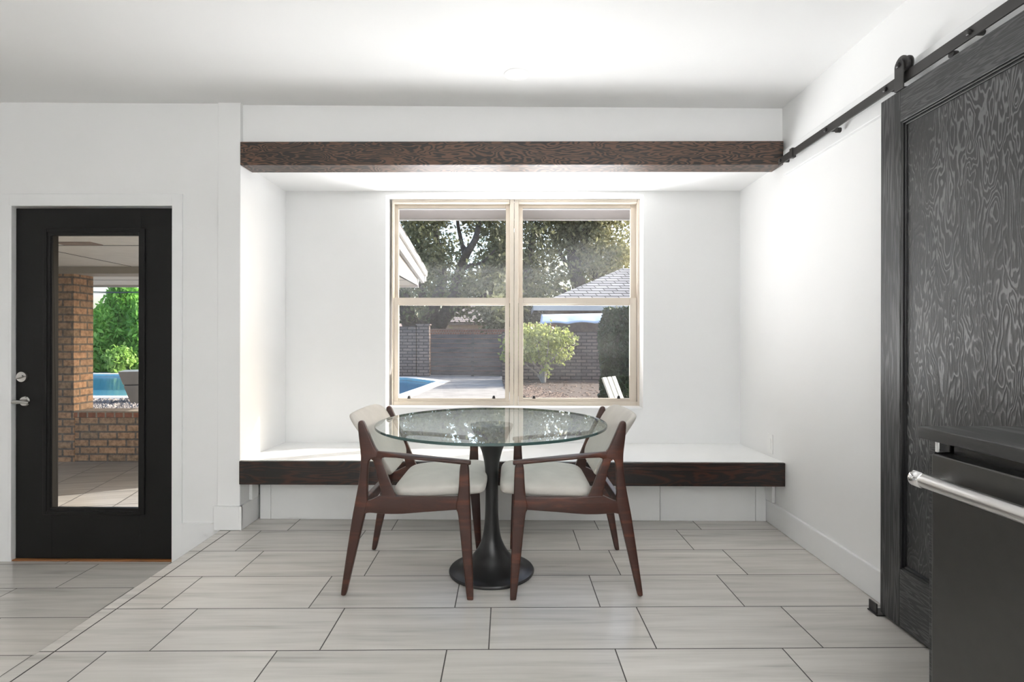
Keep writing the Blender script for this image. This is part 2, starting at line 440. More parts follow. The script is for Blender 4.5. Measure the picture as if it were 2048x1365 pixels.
# ceiling with the lowered soffit over the window seat
ce = MB()
def ceilbox(x0, x1, y0, y1):
    ce.hexa([(x0, y0, cz(x0)), (x1, y0, cz(x1)), (x0, y1, cz(x0)), (x1, y1, cz(x1)),
             (x0, y0, 2.8), (x1, y0, 2.8), (x0, y1, 2.8), (x1, y1, 2.8)])
ceilbox(-5.6, XR + .12, -3.3, 3.4)
ce.box(XL, XR, 3.215, YB + .02, 2.172, 2.6)
struct(ce.build('ceiling', M['ceil']))

# walls
wr = MB(); wr.box(XR, XR + .12, -3.3, 4.03, -.3, 2.6); struct(wr.build('wall_right', M['wall']))
# back wall of the alcove with the window opening
ox0 = U(771.5, 600, YB).x; ox1 = U(1286.5, 600, YB).x
oz1 = U(1024, 390.5, YB).z; oz0 = U(1024, 818.6, YB).z
Y2 = 4.03
wb = MB()
wb.box(XL - .13, ox0, YB, Y2, -.3, 2.6); wb.box(ox1, XR + .12, YB, Y2, -.3, 2.6)
wb.box(ox0, ox1, YB, Y2, -.3, oz0); wb.box(ox0, ox1, YB, Y2, oz1, 2.6)
struct(wb.build('wall_back', M['wall']))
sl = MB(); sl.box(ox0 + .002, ox1 - .002, YB - .006, 3.93, oz0, oz0 + .012); struct(sl.build('trim_2', M['trim'], bevel=.003))
# stub wall between the alcove and the door wall
ws = MB(); ws.box(-1.767, XL, YC, YB, -.3, 2.6); struct(ws.build('wall_stub', M['wall'], bevel=.003))
# door wall
dx0 = U(28, 760, YD).x; dx1 = U(345, 760, YD).x
dz0 = ZLOW + .03; dz1 = U(187, 417, YD).z
jx0, jx1, jz1 = dx0 - .02, dx1 + .003, dz1 + .018
wd = MB()
wd.box(-5.6, jx0, YD, YD + .14, -.4, 2.6); wd.box(jx1, -1.767, YD, YD + .14, -.4, 2.6); wd.box(jx0, jx1, YD, YD + .14, jz1, 2.6)
wd.box(jx0, jx1, YD, YD + .14, -.4, ZLOW)
struct(wd.build('wall_left', M['wall']))
# far side walls of the room behind and beside the camera, the rear one recessed for a made-up window
wx = MB(); wx.box(-5.72, -5.6, -3.3, 3.34, -.4, 2.8); struct(wx.build('wall_far', M['wall']))
wq = MB()
RW = [(-4.3, -2.7)]
xs = [-5.6] + [v for w in RW for v in w] + [XR]
for i in range(0, len(xs), 2): wq.box(xs[i], xs[i + 1], -3.32, -3.2, -.3, 2.8)
for a, b in RW: wq.box(a, b, -3.32, -3.2, -.3, .2); wq.box(a, b, -3.32, -3.2, 2.2, 2.8); wq.box(a, b, -3.32, -3.30, .2, 2.2)
struct(wq.build('wall_rear', M['wall']))

# door casing, baseboards
tr = MB()
cx1 = U(366, 700, YD).x; cx0 = jx0 - (cx1 - jx1); cz1 = U(180, 389, YD).z
tr.box(cx0, jx0, YD - .012, YD + .001, ZLOW, cz1); tr.box(jx1, cx1, YD - .012, YD + .001, ZLOW, cz1); tr.box(jx0, jx1, YD - .012, YD + .001, jz1, cz1)
tr.box(jx0 - .001, jx0 + .014, YD - .012, YD + .14, ZLOW, jz1); tr.box(jx1 - .001, jx1 + .03, YD + .002, YD + .14, ZLOW, jz1)
tr.box(jx0, jx1, YD - .012, YD + .14, jz1 - .006, jz1 + .001)
struct(tr.build('trim_3', M['trim'], bevel=.002))
bb = MB(); bb.box(cx1, -1.767, YD - .016, YD + .001, ZLOW, U(400, 1046, YD).z); bb.box(-5.6, cx0, YD - .016, YD + .001, ZLOW, U(400, 1046, YD).z)
struct(bb.build('baseboard_left', M['trim'], bevel=.003))
bs = MB()
bs.box(-1.782, XL + .016, YC - .016, YC + .001, .001, .143); bs.box(XL - .001, XL + .016, YC - .016, 3.42, .001, .143)
struct(bs.build('baseboard_stub', M['trim'], bevel=.003))
br = MB(); br.box(XR - .016, XR + .001, -3.2, 3.40, .001, .137); struct(br.build('baseboard_right', M['trim'], bevel=.003))
# header board behind the barn door track
hb = MB(); hb.box(XR - .02, XR + .001, .4, 3.165, 2.085, 2.226); struct(hb.build('trim_4', M['trim'], bevel=.003))

# ------------------------------------------------------------------ windows
def wb_(mb, x0, y0, x1, y1, Y0, Y1):
    a = U(x0, y1, Y0); b = U(x1, y0, Y0); mb.box(a.x, b.x, Y0, Y1, a.z, b.z)
def make_window(idx, X, label):
    """X: px columns: frame_l, frame_l_in, pane_l, pane_r, frame_r_in, frame_r, lsash_l, lpane_l, lpane_r, lsash_r"""
    fl_, fli, pl, pr, fri, fr_, sl_, lpl, lpr, sr_ = X
    root = empty('window_%d' % idx, U((fl_ + fr_) / 2, 814, 3.93), kind='structure')
    f = MB()
    wb_(f, fl_, 396.5, fli, 815, 3.93, 4.03); wb_(f, fri, 396.5, fr_, 815, 3.93, 4.03)
    wb_(f, fli, 396.5, fri, 406, 3.93, 4.03); wb_(f, fli, 804, fri, 815, 3.93, 4.03)
    wb_(f, fli, 399, fri, 402, 3.925, 3.94)
    f.build('window_frame', M['tan'], root, bevel=.002)
    YU = 3.985
    us = MB()
    wb_(us, fli - 3, 404, pl, 606, YU, YU + .028); wb_(us, pr, 404, fri + 3, 606, YU, YU + .028)
    wb_(us, pl, 404, pr, 416.5, YU, YU + .028); wb_(us, pl, 596, pr, 606, YU, YU + .028)
    uo = us.build('upper_sash', M['tan'], root, bevel=.002)
    st = MB(); wb_(st, pl, 417, pr, 419.5, YU + .004, YU + .012); st.build('lit_rail_strip', M['white'], uo)  # white strip paints the lit inner edge of the top rail
    pn = MB(); a = U(pl - 1, 600, YU + .014); b = U(pr + 1, 414, YU + .014); pn.box(a.x, b.x, YU + .014, YU + .0142, a.z, b.z)
    bm_single(pn, a, b, YU + .014).build('pane', M['pane'], uo)
    YL = 3.945
    ls = MB()
    wb_(ls, sl_, 596, lpl, 804, YL, YL + .028); wb_(ls, lpr, 596, sr_, 804, YL, YL + .028)
    wb_(ls, lpl, 596, lpr, 608.5, YL, YL + .028); wb_(ls, lpl, 797.5, lpr, 804, YL, YL + .028)
    wb_(ls, lpl, 608.5, lpr, 611, YL + .012, YL + .028)
    lo_ = ls.build('lower_sash', M['tan'], root, bevel=.002)
    a = U(lpl - 1, 800, YL + .016); b = U(lpr + 1, 606, YL + .016)
    bm_single(None, a, b, YL + .016).build('pane', M['pane_dusty'], lo_)
    for fx in (.1, .895):
        px = lpl + (lpr - lpl) * fx
        l = MB(); q = U(px, 797.5, YL + .002)
        l.prism([(q.x - .011, q.z), (q.x + .011, q.z), (q.x + .007, q.z + .02), (q.x - .007, q.z + .02)], YL - .012, YL + .014, 'y')
        l.build('tilt_latch', M['latch'], lo_, bevel=.002)
    return root
def bm_single(_, a, b, Y):
    q = MB(); q.add([(a.x, Y, a.z), (b.x, Y, a.z), (b.x, Y, b.z), (a.x, Y, b.z)], [(0, 1, 2, 3)]); return q
make_window(1, (783.5, 787, 797, 1011.5, 1019.5, 1028, 784, 797, 1010, 1018.7), '')
make_window(2, (1028, 1037, 1045.5, 1261, 1274.5, 1281, 1037, 1046.5, 1259.5, 1273), '')

# ------------------------------------------------------------------ glazed black door
door = empty('door_1', ((dx0 + dx1) / 2, YD + .02, ZLOW), kind='structure')
YS = YD + .012
def dq(mb, x0, y0, x1, y1, Y0, Y1):
    a = U(x0, y1, Y0); b = U(x1, y0, Y0); mb.box(a.x, b.x, Y0, Y1, a.z, b.z)
db = U(200, 1118, YS).z; dt = U(200, 417, YS).z
gl0 = U(104, 1018, YS); gl1 = U(282, 470, YS)
s = MB()
s.box(dx0, gl0.x, YS, YS + .044, db, dt); s.box(gl1.x, dx1, YS, YS + .044, db, dt)
s.box(gl0.x, gl1.x, YS, YS + .044, db, gl0.z); s.box(gl0.x, gl1.x, YS, YS + .044, gl1.z, dt)
s.build('door_slab', M['blackdoor'], door, bevel=.002)
mo = MB()
mx0, mx1 = U(89, 0, YS).x, U(292, 0, YS).x; mz0, mz1 = U(0, 1029, YS).z, U(0, 458, YS).z
def ring(mb, x0, x1, z0, z1, w, Ya, Yb):
    mb.box(x0, x0 + w, Ya, Yb, z0, z1); mb.box(x1 - w, x1, Ya, Yb, z0, z1)
    mb.box(x0 + w, x1 - w, Ya, Yb, z0, z0 + w); mb.box(x0 + w, x1 - w, Ya, Yb, z1 - w, z1)
ring(mo, mx0, mx1, mz0, mz1, .022, YS - .009, YS + .006)
ring(mo, mx0 + .016, mx1 - .016, mz0 + .016, mz1 - .016, .024, YS - .004, YS + .012)
mo.build('glass_moulding', M['blackdoor'], door, bevel=.003)
bm_single(None, Vector((gl0.x - .004, 0, gl0.z - .004)), Vector((gl1.x + .004, 0, gl1.z + .004)), YS + .022).build('pane', M['doorpane'], door)
th = MB(); th.box(jx0 + .014, jx1, YD - .008, YD + .14, ZLOW, db - .002); th.build('threshold', M['threshold'], door, bevel=.004)
# lever and deadbolt
lc = U(50.5, 803, YS); bc = U(47, 754, YS)
lv = MB(); lv.lathe([(.0, YS - .012), (.026, YS - .011), (.031, YS - .004), (.031, YS)][::-1], (lc.x, 0, lc.z), 32, 'y')
lvo = lv.build('lever_rose', M['nickel'], door, smooth='auto')
le = MB(); le.tube([(lc.x - .028, YS - .05, lc.z + .001), (lc.x, YS - .052, lc.z + .001), (lc.x + .03, YS - .05, lc.z), (lc.x + .066, YS - .048, lc.z - .004)], [.012, .0115, .0085, .0075], 12)
le.lathe([(.012, YS - .045), (.012, YS - .008)], (lc.x - .02, 0, lc.z), 16, 'y')
le.build('lever_handle', M['nickel'], lvo, smooth='auto')
de = MB(); de.lathe([(.0, YS - .018), (.030, YS - .016), (.034, YS - .006), (.034, YS)][::-1], (bc.x, 0, bc.z), 32, 'y')
deo = de.build('deadbolt', M['nickel'], door, smooth='auto')
t = MB(); a = math.radians(20)
t.hexa([(bc.x + dx_ * math.cos(a) - dz_ * math.sin(a), y_, bc.z + dx_ * math.sin(a) + dz_ * math.cos(a)) for dz_ in (-.006, .006) for y_ in (YS - .034, YS - .014) for dx_ in (-.022, .022)])
t.build('thumb_turn', M['nickel'], deo, bevel=.003)
for zpx in (505, 800, 1075):
    h = MB(); q = U(345, zpx, YS); h.tube([(dx1 + .001, YS - .004, q.z - .045), (dx1 + .001, YS - .004, q.z + .045)], .006, 10)
    h.build('hinge', M['blackmetal'], door, smooth='auto')

# ------------------------------------------------------------------ beam
bm0 = MB(); bm0.box(XL + .003, XR - .012, 3.172, 3.318, 2.150, 2.288)
o = bm0.build('beam', M['beamwood'], bevel=.004)
tag(o, 'long figured brown wood beam spanning above the window seat', 'beam')

# ------------------------------------------------------------------ window seat bench
YBF = 3.165
bench = empty('built_in_bench', (0, 3.5, 0), 'built-in white window seat bench with a dark wood front edge', 'bench')
bt = MB()
zf, zb = .411, .398
bt.hexa([(XL + .001, YBF + .02, zf - .035), (XR - .001, YBF + .02, zf - .035), (XL + .001, YB - .001, zb - .035), (XR - .001, YB - .001, zb - .035),
         (XL + .001, YBF + .02, zf), (XR - .001, YBF + .02, zf), (XL + .001, YB - .001, zb), (XR - .001, YB - .001, zb)])
bt.build('seat_top', M['benchw'], bench)
bf = MB(); bf.box(XL + .004, XR - .003, YBF, YBF + .021, .272, .4095)
bf.build('front_fascia', M['benchwood'], bench, bevel=.003)
YK = 3.375
for a, b in ((520, 541.5), (541.8, 930), (930.3, 1320), (1320.3, 1511), (1511.3, 1534)):
    p = MB(); x0 = U(a, 1000, YK).x; x1 = U(b, 1000, YK).x
    p.box(max(x0, XL + .018) + .0008, min(x1, XR - .018) - .0008, YK, YK + .02 , .001, .30)
    p.build('base_panel', M['benchw'], bench, bevel=.0012)
sp_ = MB(); sp_.box(XL + .002, XL + .022, 3.29, 3.372, .146, .374); sp_.build('cleat', M['benchw'], bench, bevel=.002)
sp_ = MB(); sp_.box(XR - .022, XR - .002, 3.29, 3.372, .140, .374); sp_.build('cleat', M['benchw'], bench, bevel=.002)

# ------------------------------------------------------------------ outlet, ceiling disc
oc = RX(1541, 888, XR)
ou = empty('outlet', oc, 'white outlet plate on right wall just above the bench', 'outlet')
q = MB(); q.box(XR - .006, XR, oc.y - .036, oc.y + .036, oc.z - .06, oc.z + .06); q.build('cover_plate', M['plastic'], ou, bevel=.003)
q = MB(); q.box(XR - .0085, XR - .005, oc.y - .017, oc.y + .017, oc.z - .034, oc.z + .034); q.build('receptacle', M['plastic'], ou, bevel=.001)
dc = G(1033.5, 153, 2.497)
q = MB(); zc_ = cz(dc.x)
q.lathe([(.0, zc_ - .006), (.060, zc_ - .0055), (.066, zc_ - .003), (.068, zc_ + .002)], (dc.x, dc.y, 0), 40)
o = q.build('ceiling_cover', M['ceil'], smooth='auto'); tag(o, 'small round white blank cover plate on ceiling above the table', 'ceiling plate')

# ------------------------------------------------------------------ barn door and track
XF = 1.487                      # door face (world x)
dd = U(1760.3, 700, 1.0)
DYF = RX(1760.3, 1100, XF).y    # far edge
DYN = DYF - 1.08
DZ0, DZ1 = .014, RX(1760.5, 206.8, XF).z
barn = empty('barn_door', (XF + .02, (DYF + DYN) / 2, 0), 'black stained figured wood sliding barn door against right wall', 'door')
st_in = RX(1800, 600, XF).y
sw = DYF - st_in
trz = RX(1800.5, 244.5, XF).z; brz = RX(1801, 1139.5, XF).z
TH = .042
for y0, y1 in ((DYF - sw, DYF), (DYN, DYN + sw)):
    q = MB(); q.box(XF, XF + TH, y0, y1, DZ0, DZ1); q.build('stile', M['barnstile'], barn, bevel=.0025)
q = MB(); q.box(XF, XF + TH, DYN + sw, DYF - sw, trz, DZ1); q.build('top_rail', M['barnrail'], barn, bevel=.002)
q = MB(); q.box(XF, XF + TH, DYN + sw, DYF - sw, DZ0, brz); q.build('bottom_rail', M['barnrail'], barn, bevel=.002)
q = MB(); q.box(XF + .016, XF + .03, DYN + sw - .004, DYF - sw + .004, brz - .004, trz + .004); q.build('panel', M['barn'], barn)
q = MB()
def yring(mb, y0, y1, z0, z1, w, xa, xb):
    mb.box(xa, xb, y0, y0 + w, z0, z1); mb.box(xa, xb, y1 - w, y1, z0, z1)
    mb.box(xa, xb, y0 + w, y1 - w, z0, z0 + w); mb.box(xa, xb, y0 + w, y1 - w, z1 - w, z1)
yring(q, DYN + sw, DYF - sw, brz, trz, .008, XF + .003, XF + .018)
yring(q, DYN + sw + .008, DYF - sw - .008, brz + .008, trz - .008, .009, XF + .009, XF + .018)
q.build('panel_moulding', M['mould'], barn, bevel=.002)
# hanger: strap bent under the door top, wheel riding the track
RXX = XF + .012                 # track front face x
RT, RB = 2.166, 2.126
hy0, hy1 = RX(1806, 160, XF).y, 0
for hy in (RX(1797, 160, XF - .006).y, DYN + .12):
    hz = DZ1
    h = MB()
    pr = []
    zt = RX(1800, 117, XF).z - .005
    for i in range(13):
        a = math.pi * i / 12; pr.append((hy + .024 * math.cos(a), zt - .024 + .024 * math.sin(a)))
    pr += [(hy - .024, hz + .003), (hy + .024, hz + .003)]
    h.prism(pr, XF - .006, XF, 'x'); h.box(XF - .006, XF + .04, hy - .024, hy + .024, hz, hz + .006)
    ho = h.build('hanger_strap', M['blackmetal'], barn, bevel=.0015)
    w = MB(); wr_ = .03
    wz = RT + wr_ - .002
    w.lathe([(.0, XF + .003), (wr_ + .006, XF + .003), (wr_ + .006, XF + .008), (wr_ - .001, XF + .010), (wr_ - .001, XF + .022), (wr_ + .006, XF + .024), (wr_ + .006, XF + .029), (.0, XF + .029)], (0, hy, wz), 32, 'x')
    w.build('wheel', M['blackmetal'], ho, smooth='auto')
    w = MB(); w.lathe([(.011, XF - .006), (.011, XF - .012), (.006, XF - .015), (.0, XF - .015)], (0, hy, wz), 6, 'x')
    w.build('axle_bolt', M['blackmetal'], ho)
rail = empty('barn_door_track', (RXX + .004, 2.0, 2.146), 'black steel flat track on right wall above the barn door', 'door track')
yend = RX(1556, 330, RXX).y
q = MB(); q.box(RXX, RXX + .008, .45, yend, RB, RT); q.build('flat_bar', M['blackmetal'], rail, bevel=.001)
for px, py in ((1652, 261), (1771, 185), (1939, 72)):
    p = RX(px, py, RXX)
    b = MB(); b.lathe([(.0105, RXX), (.0105, RXX - .007), (.006, RXX - .010), (.0, RXX - .010)], (0, p.y, 2.146), 6, 'x')
    b.lathe([(.009, RXX + .008), (.009, XR - .02)], (0, p.y, 2.146), 16, 'x')
    b.build('track_bolt', M['blackmetal'], rail)
b = MB(); y5 = yend - .03; b.lathe([(.0105, RXX), (.0105, RXX - .007), (.0, RXX - .010)], (0, y5, 2.146), 6, 'x'); b.lathe([(.009, RXX + .008), (.009, XR - .02)], (0, y5, 2.146), 16, 'x'); b.build('track_bolt', M['blackmetal'], rail)
sy = RX(1584, 300, RXX).y
q = MB(); q.box(RXX - .008, RXX + .016, sy - .014, sy + .014, RB - .006, RT + .006); so = q.build('end_stop', M['blackmetal'], rail, bevel=.002)
q = MB(); q.tube([(RXX + .012, sy, RT - .01), (RXX + .012, sy - .045, RT - .01)], .011, 14); q.build('rubber_bumper', M['blackmetal'], so, smooth='auto')
ay = RX(1668, 265, RXX).y
q = MB(); q.lathe([(.012, RXX + .010), (.012, RXX + .03), (.0, RXX + .03)], (0, ay, RB - .006), 16, 'x'); q.build('anti_jump_disc', M['blackmetal'], rail, smooth='auto')
for py_ in (1.9, 1.52):
    q = MB(); q.lathe([(.012, RXX + .010), (.012, RXX + .03), (.0, RXX + .03)], (0, py_, RB - .004), 16, 'x'); q.build('anti_jump_disc', M['blackmetal'], rail, smooth='auto')
# floor guide
fg = RX(1750, 1220, XF - .012)
gd_ = empty('floor_guide', (XF, fg.y, .0), 'small black steel guide bracket on floor under the barn door', 'door guide')
gy = DYF
q = MB(); q.box(XF - .02, XF + .062, gy - .01, gy + .05, .001, .006); q.build('base_plate', M['blackmetal'], gd_, bevel=.001)
q = MB(); q.box(XF - .014, XF - .008, gy + .002, gy + .05, .006, .045); q.build('guide_fin', M['blackmetal'], gd_, bevel=.001)
q = MB(); q.box(XF + .052, XF + .058, gy + .002, gy + .05, .006, .045); q.build('guide_fin', M['blackmetal'], gd_, bevel=.001)

# ------------------------------------------------------------------ island: counter, dishwasher
cc = G(1835, 852.2, .91)
CXF, CYF = cc.x, cc.y
q = MB(); q.box(CXF, CXF + .47, -.9, CYF, .880, .91); o = q.build('countertop', M['counter'], bevel=.0025)
tag(o, 'black wood-grained kitchen countertop over the dishwasher', 'countertop')
cab = empty('base_cabinet', (CXF + .33, .2, 0), 'black base cabinet end beside the dark dishwasher', 'cabinet')
q = MB(); q.box(CXF + .022, CXF + .46, CYF - .028, CYF - .010, .001, .878); q.build('end_panel', M['barnrail'], cab, bevel=.0015)
q = MB(); q.box(CXF + .03, CXF + .46, -.88, CYF - .66, .10, .878); q.build('cabinet_body', M['barnrail'], cab, bevel=.002)
q = MB(); q.box(CXF + .09, CXF + .46, -.88, CYF - .66, .001, .10); q.build('toe_kick', M['dwdark'], cab)
dwl = CYF - .031
dw = empty('dishwasher', (CXF + .3, dwl - .3, 0), 'black stainless dishwasher with a steel bar handle under the counter', 'dishwasher')
q = MB(); q.box(CXF + .09, CXF + .46, dwl - .598, dwl - .002, .004, .872); q.build('tub', M['dwdark'], dw)
DXF = RX(1846, 1000, 1.0).x
DXF = CXF + .008
dtop = RX(1848, 902.5, DXF).z
q = MB(); q.box(DXF, DXF + .05, dwl - .596, dwl - .004, .10, dtop); do_ = q.build('door_panel', M['dw'], dw, bevel=.004)
q = MB(); q.box(CXF + .05, CXF + .09, dwl - .596, dwl - .018, dtop - .03, .872); q.build('control_strip', M['dwdark'], dw, bevel=.003)
q = MB(); q.box(CXF + .018, CXF + .05, dwl - .014, dwl - .002, dtop + .002, .878); q.build('mounting_bracket', M['chrome'], dw, bevel=.002)
q = MB(); q.box(CXF + .08, CXF + .12, dwl - .596, dwl - .004, .004, .095); q.build('toe_kick', M['dwdark'], dw)
HX = DXF - .052
hp = RX(1850, 963, HX); hyy = RX(1829, 963, HX).y; hz_ = hp.z
q = MB(); q.tube([(HX, hyy - .022, hz_), (HX, dwl - .56, hz_)], .0165, 28); hd = q.build('handle_bar', M['steel'], dw, smooth='auto')
for ya, yb in ((hyy, hyy - .03), (dwl - .535, dwl - .565)):
    q = MB(); q.lathe([(.012, ya), (.019, ya - .003), (.0195, ya - .028), (.0175, ya - .031)] if True else [], (HX, 0, hz_), 28, 'y')
    ym = ya - .016; q.tube([(HX, ym, hz_), (DXF + .002, ym, hz_)], [.012, .013], 16)
    q.build('handle_end_cap', M['chrome'], hd, smooth='auto')

# ------------------------------------------------------------------ table
tc = CW(-.097, 2.632)
table = empty('dining_table', (tc.x, tc.y, 0), 'round glass top dining table on a black tulip pedestal', 'table')
prof = [(.200, .0), (.205, .004), (.206, .010), (.202, .016), (.188, .0195), (.162, .026), (.130, .043), (.108, .060), (.090, .082), (.071, .108), (.056, .138), (.045, .17), (.0375, .215), (.0325, .28), (.0305, .38), (.0315, .47), (.037, .53), (.050, .585), (.066, .625), (.083, .665), (.100, .698), (.104, .708), (.104, .714), (.0, .714)]
# smooth the profile
def crs(P, n=4):
    out = []
    for i in range(len(P) - 1):
        p0, p1, p2, p3 = P[max(i - 1, 0)], P[i], P[i + 1], P[min(i + 2, len(P) - 1)]
        for j in range(n):
            t = j / n
            out.append(tuple(.5 * (2 * b + (c - a) * t + (2 * a - 5 * b + 4 * c - d) * t * t + (3 * b - a - 3 * c + d) * t ** 3) for a, b, c, d in zip(p0, p1, p2, p3)))
    out.append(P[-1]); return out
q = MB(); q.lathe(prof[:4] + crs(prof[4:20], 4) + prof[20:], (tc.x, tc.y, 0), 72)
q.build('pedestal', M['pedestal'], table, smooth='auto')
gt = MB(); R = .553; z0, z1 = .7145, .7265; n = 128
def circ(r, z): return [(tc.x + r * math.cos(2 * math.pi * i / n), tc.y + r * math.sin(2 * math.pi * i / n), z) for i in range(n)]
gt.add(circ(R - .002, z1), [tuple(range(n))], 0); gt.add(circ(R - .002, z0), [tuple(range(n))[::-1]], 0)
vs = circ(R - .002, z0) + circ(R, z0 + .002) + circ(R, z1 - .002) + circ(R - .002, z1)
gt.add(vs, [(j * n + i, j * n + (i + 1) % n, (j + 1) * n + (i + 1) % n, (j + 1) * n + i) for j in range(3) for i in range(n)], 1)
gt.build('glass_top', [M['tglass'], M['tedge']], table, smooth='auto')

# ------------------------------------------------------------------ armchairs
def make_chair():
    root = empty('armchair', (0, 0, 0), 'x', 'chair', 'dining armchairs')
    K = 1419.3
    def cv(p): return (p[0] / K - .3558, .9064 - p[1] / K)
    rear = [(70, 1268), (73, 1279), (86, 1283), (99, 1280), (106, 1268), (150, 1075), (218, 790), (228, 745), (240, 690), (236, 640), (238, 560), (243, 455), (252, 436), (268, 428), (300, 425), (304, 385), (286, 366), (270, 330), (240, 262), (216, 206), (206, 195), (190, 193), (177, 202), (177, 240), (184, 310), (194, 390), (196, 440), (190, 510), (178, 600), (158, 705), (140, 800), (100, 1060)]
    brace = [(256, 420), (268, 434), (278, 460), (300, 545), (326, 645), (318, 664), (330, 690), (420, 690), (424, 664), (408, 650), (396, 625), (360, 532), (324, 446), (322, 430), (336, 416), (330, 395), (290, 380)]
    railp = [(190, 680), (225, 688), (246, 690), (275, 676), (318, 655), (345, 650), (400, 655), (440, 659), (620, 659), (790, 657), (815, 650), (855, 640), (860, 735), (800, 738), (785, 736), (690, 745), (600, 752), (500, 763), (420, 769), (330, 769), (262, 763), (235, 764), (215, 775), (180, 770)]
    front = [(812, 446), (840, 440), (866, 446), (872, 560), (874, 660), (880, 780), (890, 1050), (897, 1286), (893, 1300), (880, 1307), (866, 1304), (857, 1292), (838, 1120), (812, 860), (800, 752), (790, 738), (786, 700), (800, 655), (806, 590)]
    hw = .272                                    # half spacing of the side frames at x=0
    def side(sg, loop, half, bev, it=2):
        vs, fs = plate([[cv(p) for p in chaikin(loop, it)]], half, bev, 3)
        return [(x, sg * (hw + .045 * x) + t, z) for x, z, t in vs], fs
    for sg in (-1, 1):
        for nm, lp, half in (('leg', rear, .0145), ('leg', front, .0150)):
            mb = MB(); mb.add(*side(sg, lp, half, .007)); mb.build(nm, M['walnut'], root, smooth='auto')
        mb = MB(); mb.add(*side(sg, railp, .0125, .005)); mb.build('side_rail', M['walnut'], root, smooth='auto')
        mb = MB(); mb.add(*side(sg, brace, .0120, .0055)); mb.build('arm_brace', M['walnut'], root, smooth='auto')
        # arm: lofted paddle
        st = [(262, 386, 440, .011, 0), (300, 382, 434, .0125, 0), (345, 386, 419, .017, .002), (420, 392, 418, .026, .006), (500, 399, 424, .031, .008), (580, 406, 431, .030, .007), (680, 415, 442, .024, .004), (780, 424, 453, .019, .001), (845, 430, 460, .0165, 0), (872, 433, 461, .0155, 0), (879, 437, 457, .011, 0)]
        vs = []; N = 16
        for cx_, ct, cb_, w_, off in st:
            x, zt_ = cv((cx_, ct)); _, zb_ = cv((cx_, cb_))
            yc_ = sg * (hw + .045 * x + off)
            for i in range(N):
                a = 2 * math.pi * i / N
                pc = math.copysign(abs(math.cos(a)) ** .6, math.cos(a)); ps = math.copysign(abs(math.sin(a)) ** .7, math.sin(a))
                vs.append((x, yc_ + w_ * pc, (zt_ + zb_) / 2 + (zt_ - zb_) / 2 * ps))
        fs = [(j * N + i, j * N + (i + 1) % N, (j + 1) * N + (i + 1) % N, (j + 1) * N + i) for j in range(len(st) - 1) for i in range(N)]
        fs += [tuple(range(N))[::-1], tuple((len(st) - 1) * N + i for i in range(N))]
        mb = MB(); mb.add(vs, fs); mb.build('arm', M['walnut'], root, smooth='auto')
    # cross rails
    xf = cv((838, 0))[0]; xr_ = cv((205, 0))[0]
    mb = MB(); wf = hw + .045 * xf; mb.box(xf - .011, xf + .011, -wf, wf, .385, .432); mb.build('front_rail', M['walnut'], root, bevel=.004)
    mb = MB(); wf = hw + .045 * xr_; mb.box(xr_ - .012, xr_ + .012, -wf, wf, .375, .422); mb.build('back_rail', M['walnut'], root, bevel=.004)
    # seat cushion
    def fn(p):
        x = p.x; y = p.y * (1 + .10 * x); z = p.z
        crown = .016 * (1 - (x / .21) ** 2) * (1 - (y / .25) ** 2)
        if z > 0: z += max(-.004, crown)
        z += .012 * (x / .2) - (.010 * max(0, (x - .12) / .09) ** 2)
        return Vector((x + .115, y, z + .455))
    mb = MB(); mb.superq(.208, .247, .036, .55, .28, 72, 24, fn); mb.build('seat', M['fabric'], root, smooth=True)
    # upholstered back
    bx, bz, tx, tz = -.100, .528, -.262, .800
    ax = Vector((tx - bx, 0, tz - bz)); Ln = ax.length; ax.normalize(); nx = Vector((ax.z, 0, -ax.x))
    def fn2(p):
        tt = p.x / (Ln / 2)                     # -1 bottom .. 1 top
        w = .232 + .018 * tt + .012 * max(0, tt)
        y = p.y / .24 * w; s_ = y / w
        conc = -.05 * (1 - s_ * s_) - .006
        roll = -.012 * max(0, tt - .3) ** 2
        topdip = 0.012 * (1 - s_ * s_) * (1 if tt > 0 else -1.6) * abs(tt)
        c = Vector((bx, 0, bz)) + ax * (Ln / 2 * (1 + tt) + topdip) + nx * (p.z + conc * .9 + roll)
        return Vector((c.x + .004, y, c.z))
    mb = MB(); mb.superq(Ln / 2, .24, .022, .6, .34, 72, 20, fn2); mb.build('backrest', M['fabric'], root, smooth=True)
    return root
def copy_tree(o, parent=None):
    c = o.copy(); col.objects.link(c); c.parent = parent
    for ch in list(o.children): copy_tree(ch, c)
    return c
ch1 = make_chair()
p = CW(-.44, 2.637); ch1.location = (p.x, p.y, 0); ch1.rotation_euler.z = math.radians(.3)
ch1['label'] = 'walnut armchair with pale seat left of table, facing right'
ch2 = copy_tree(ch1); p = CW(.268, 2.637); ch2.location = (p.x, p.y, 0); ch2.rotation_euler.z = math.radians(180.6)
ch2['label'] = 'walnut armchair with pale seat right of table, facing left'

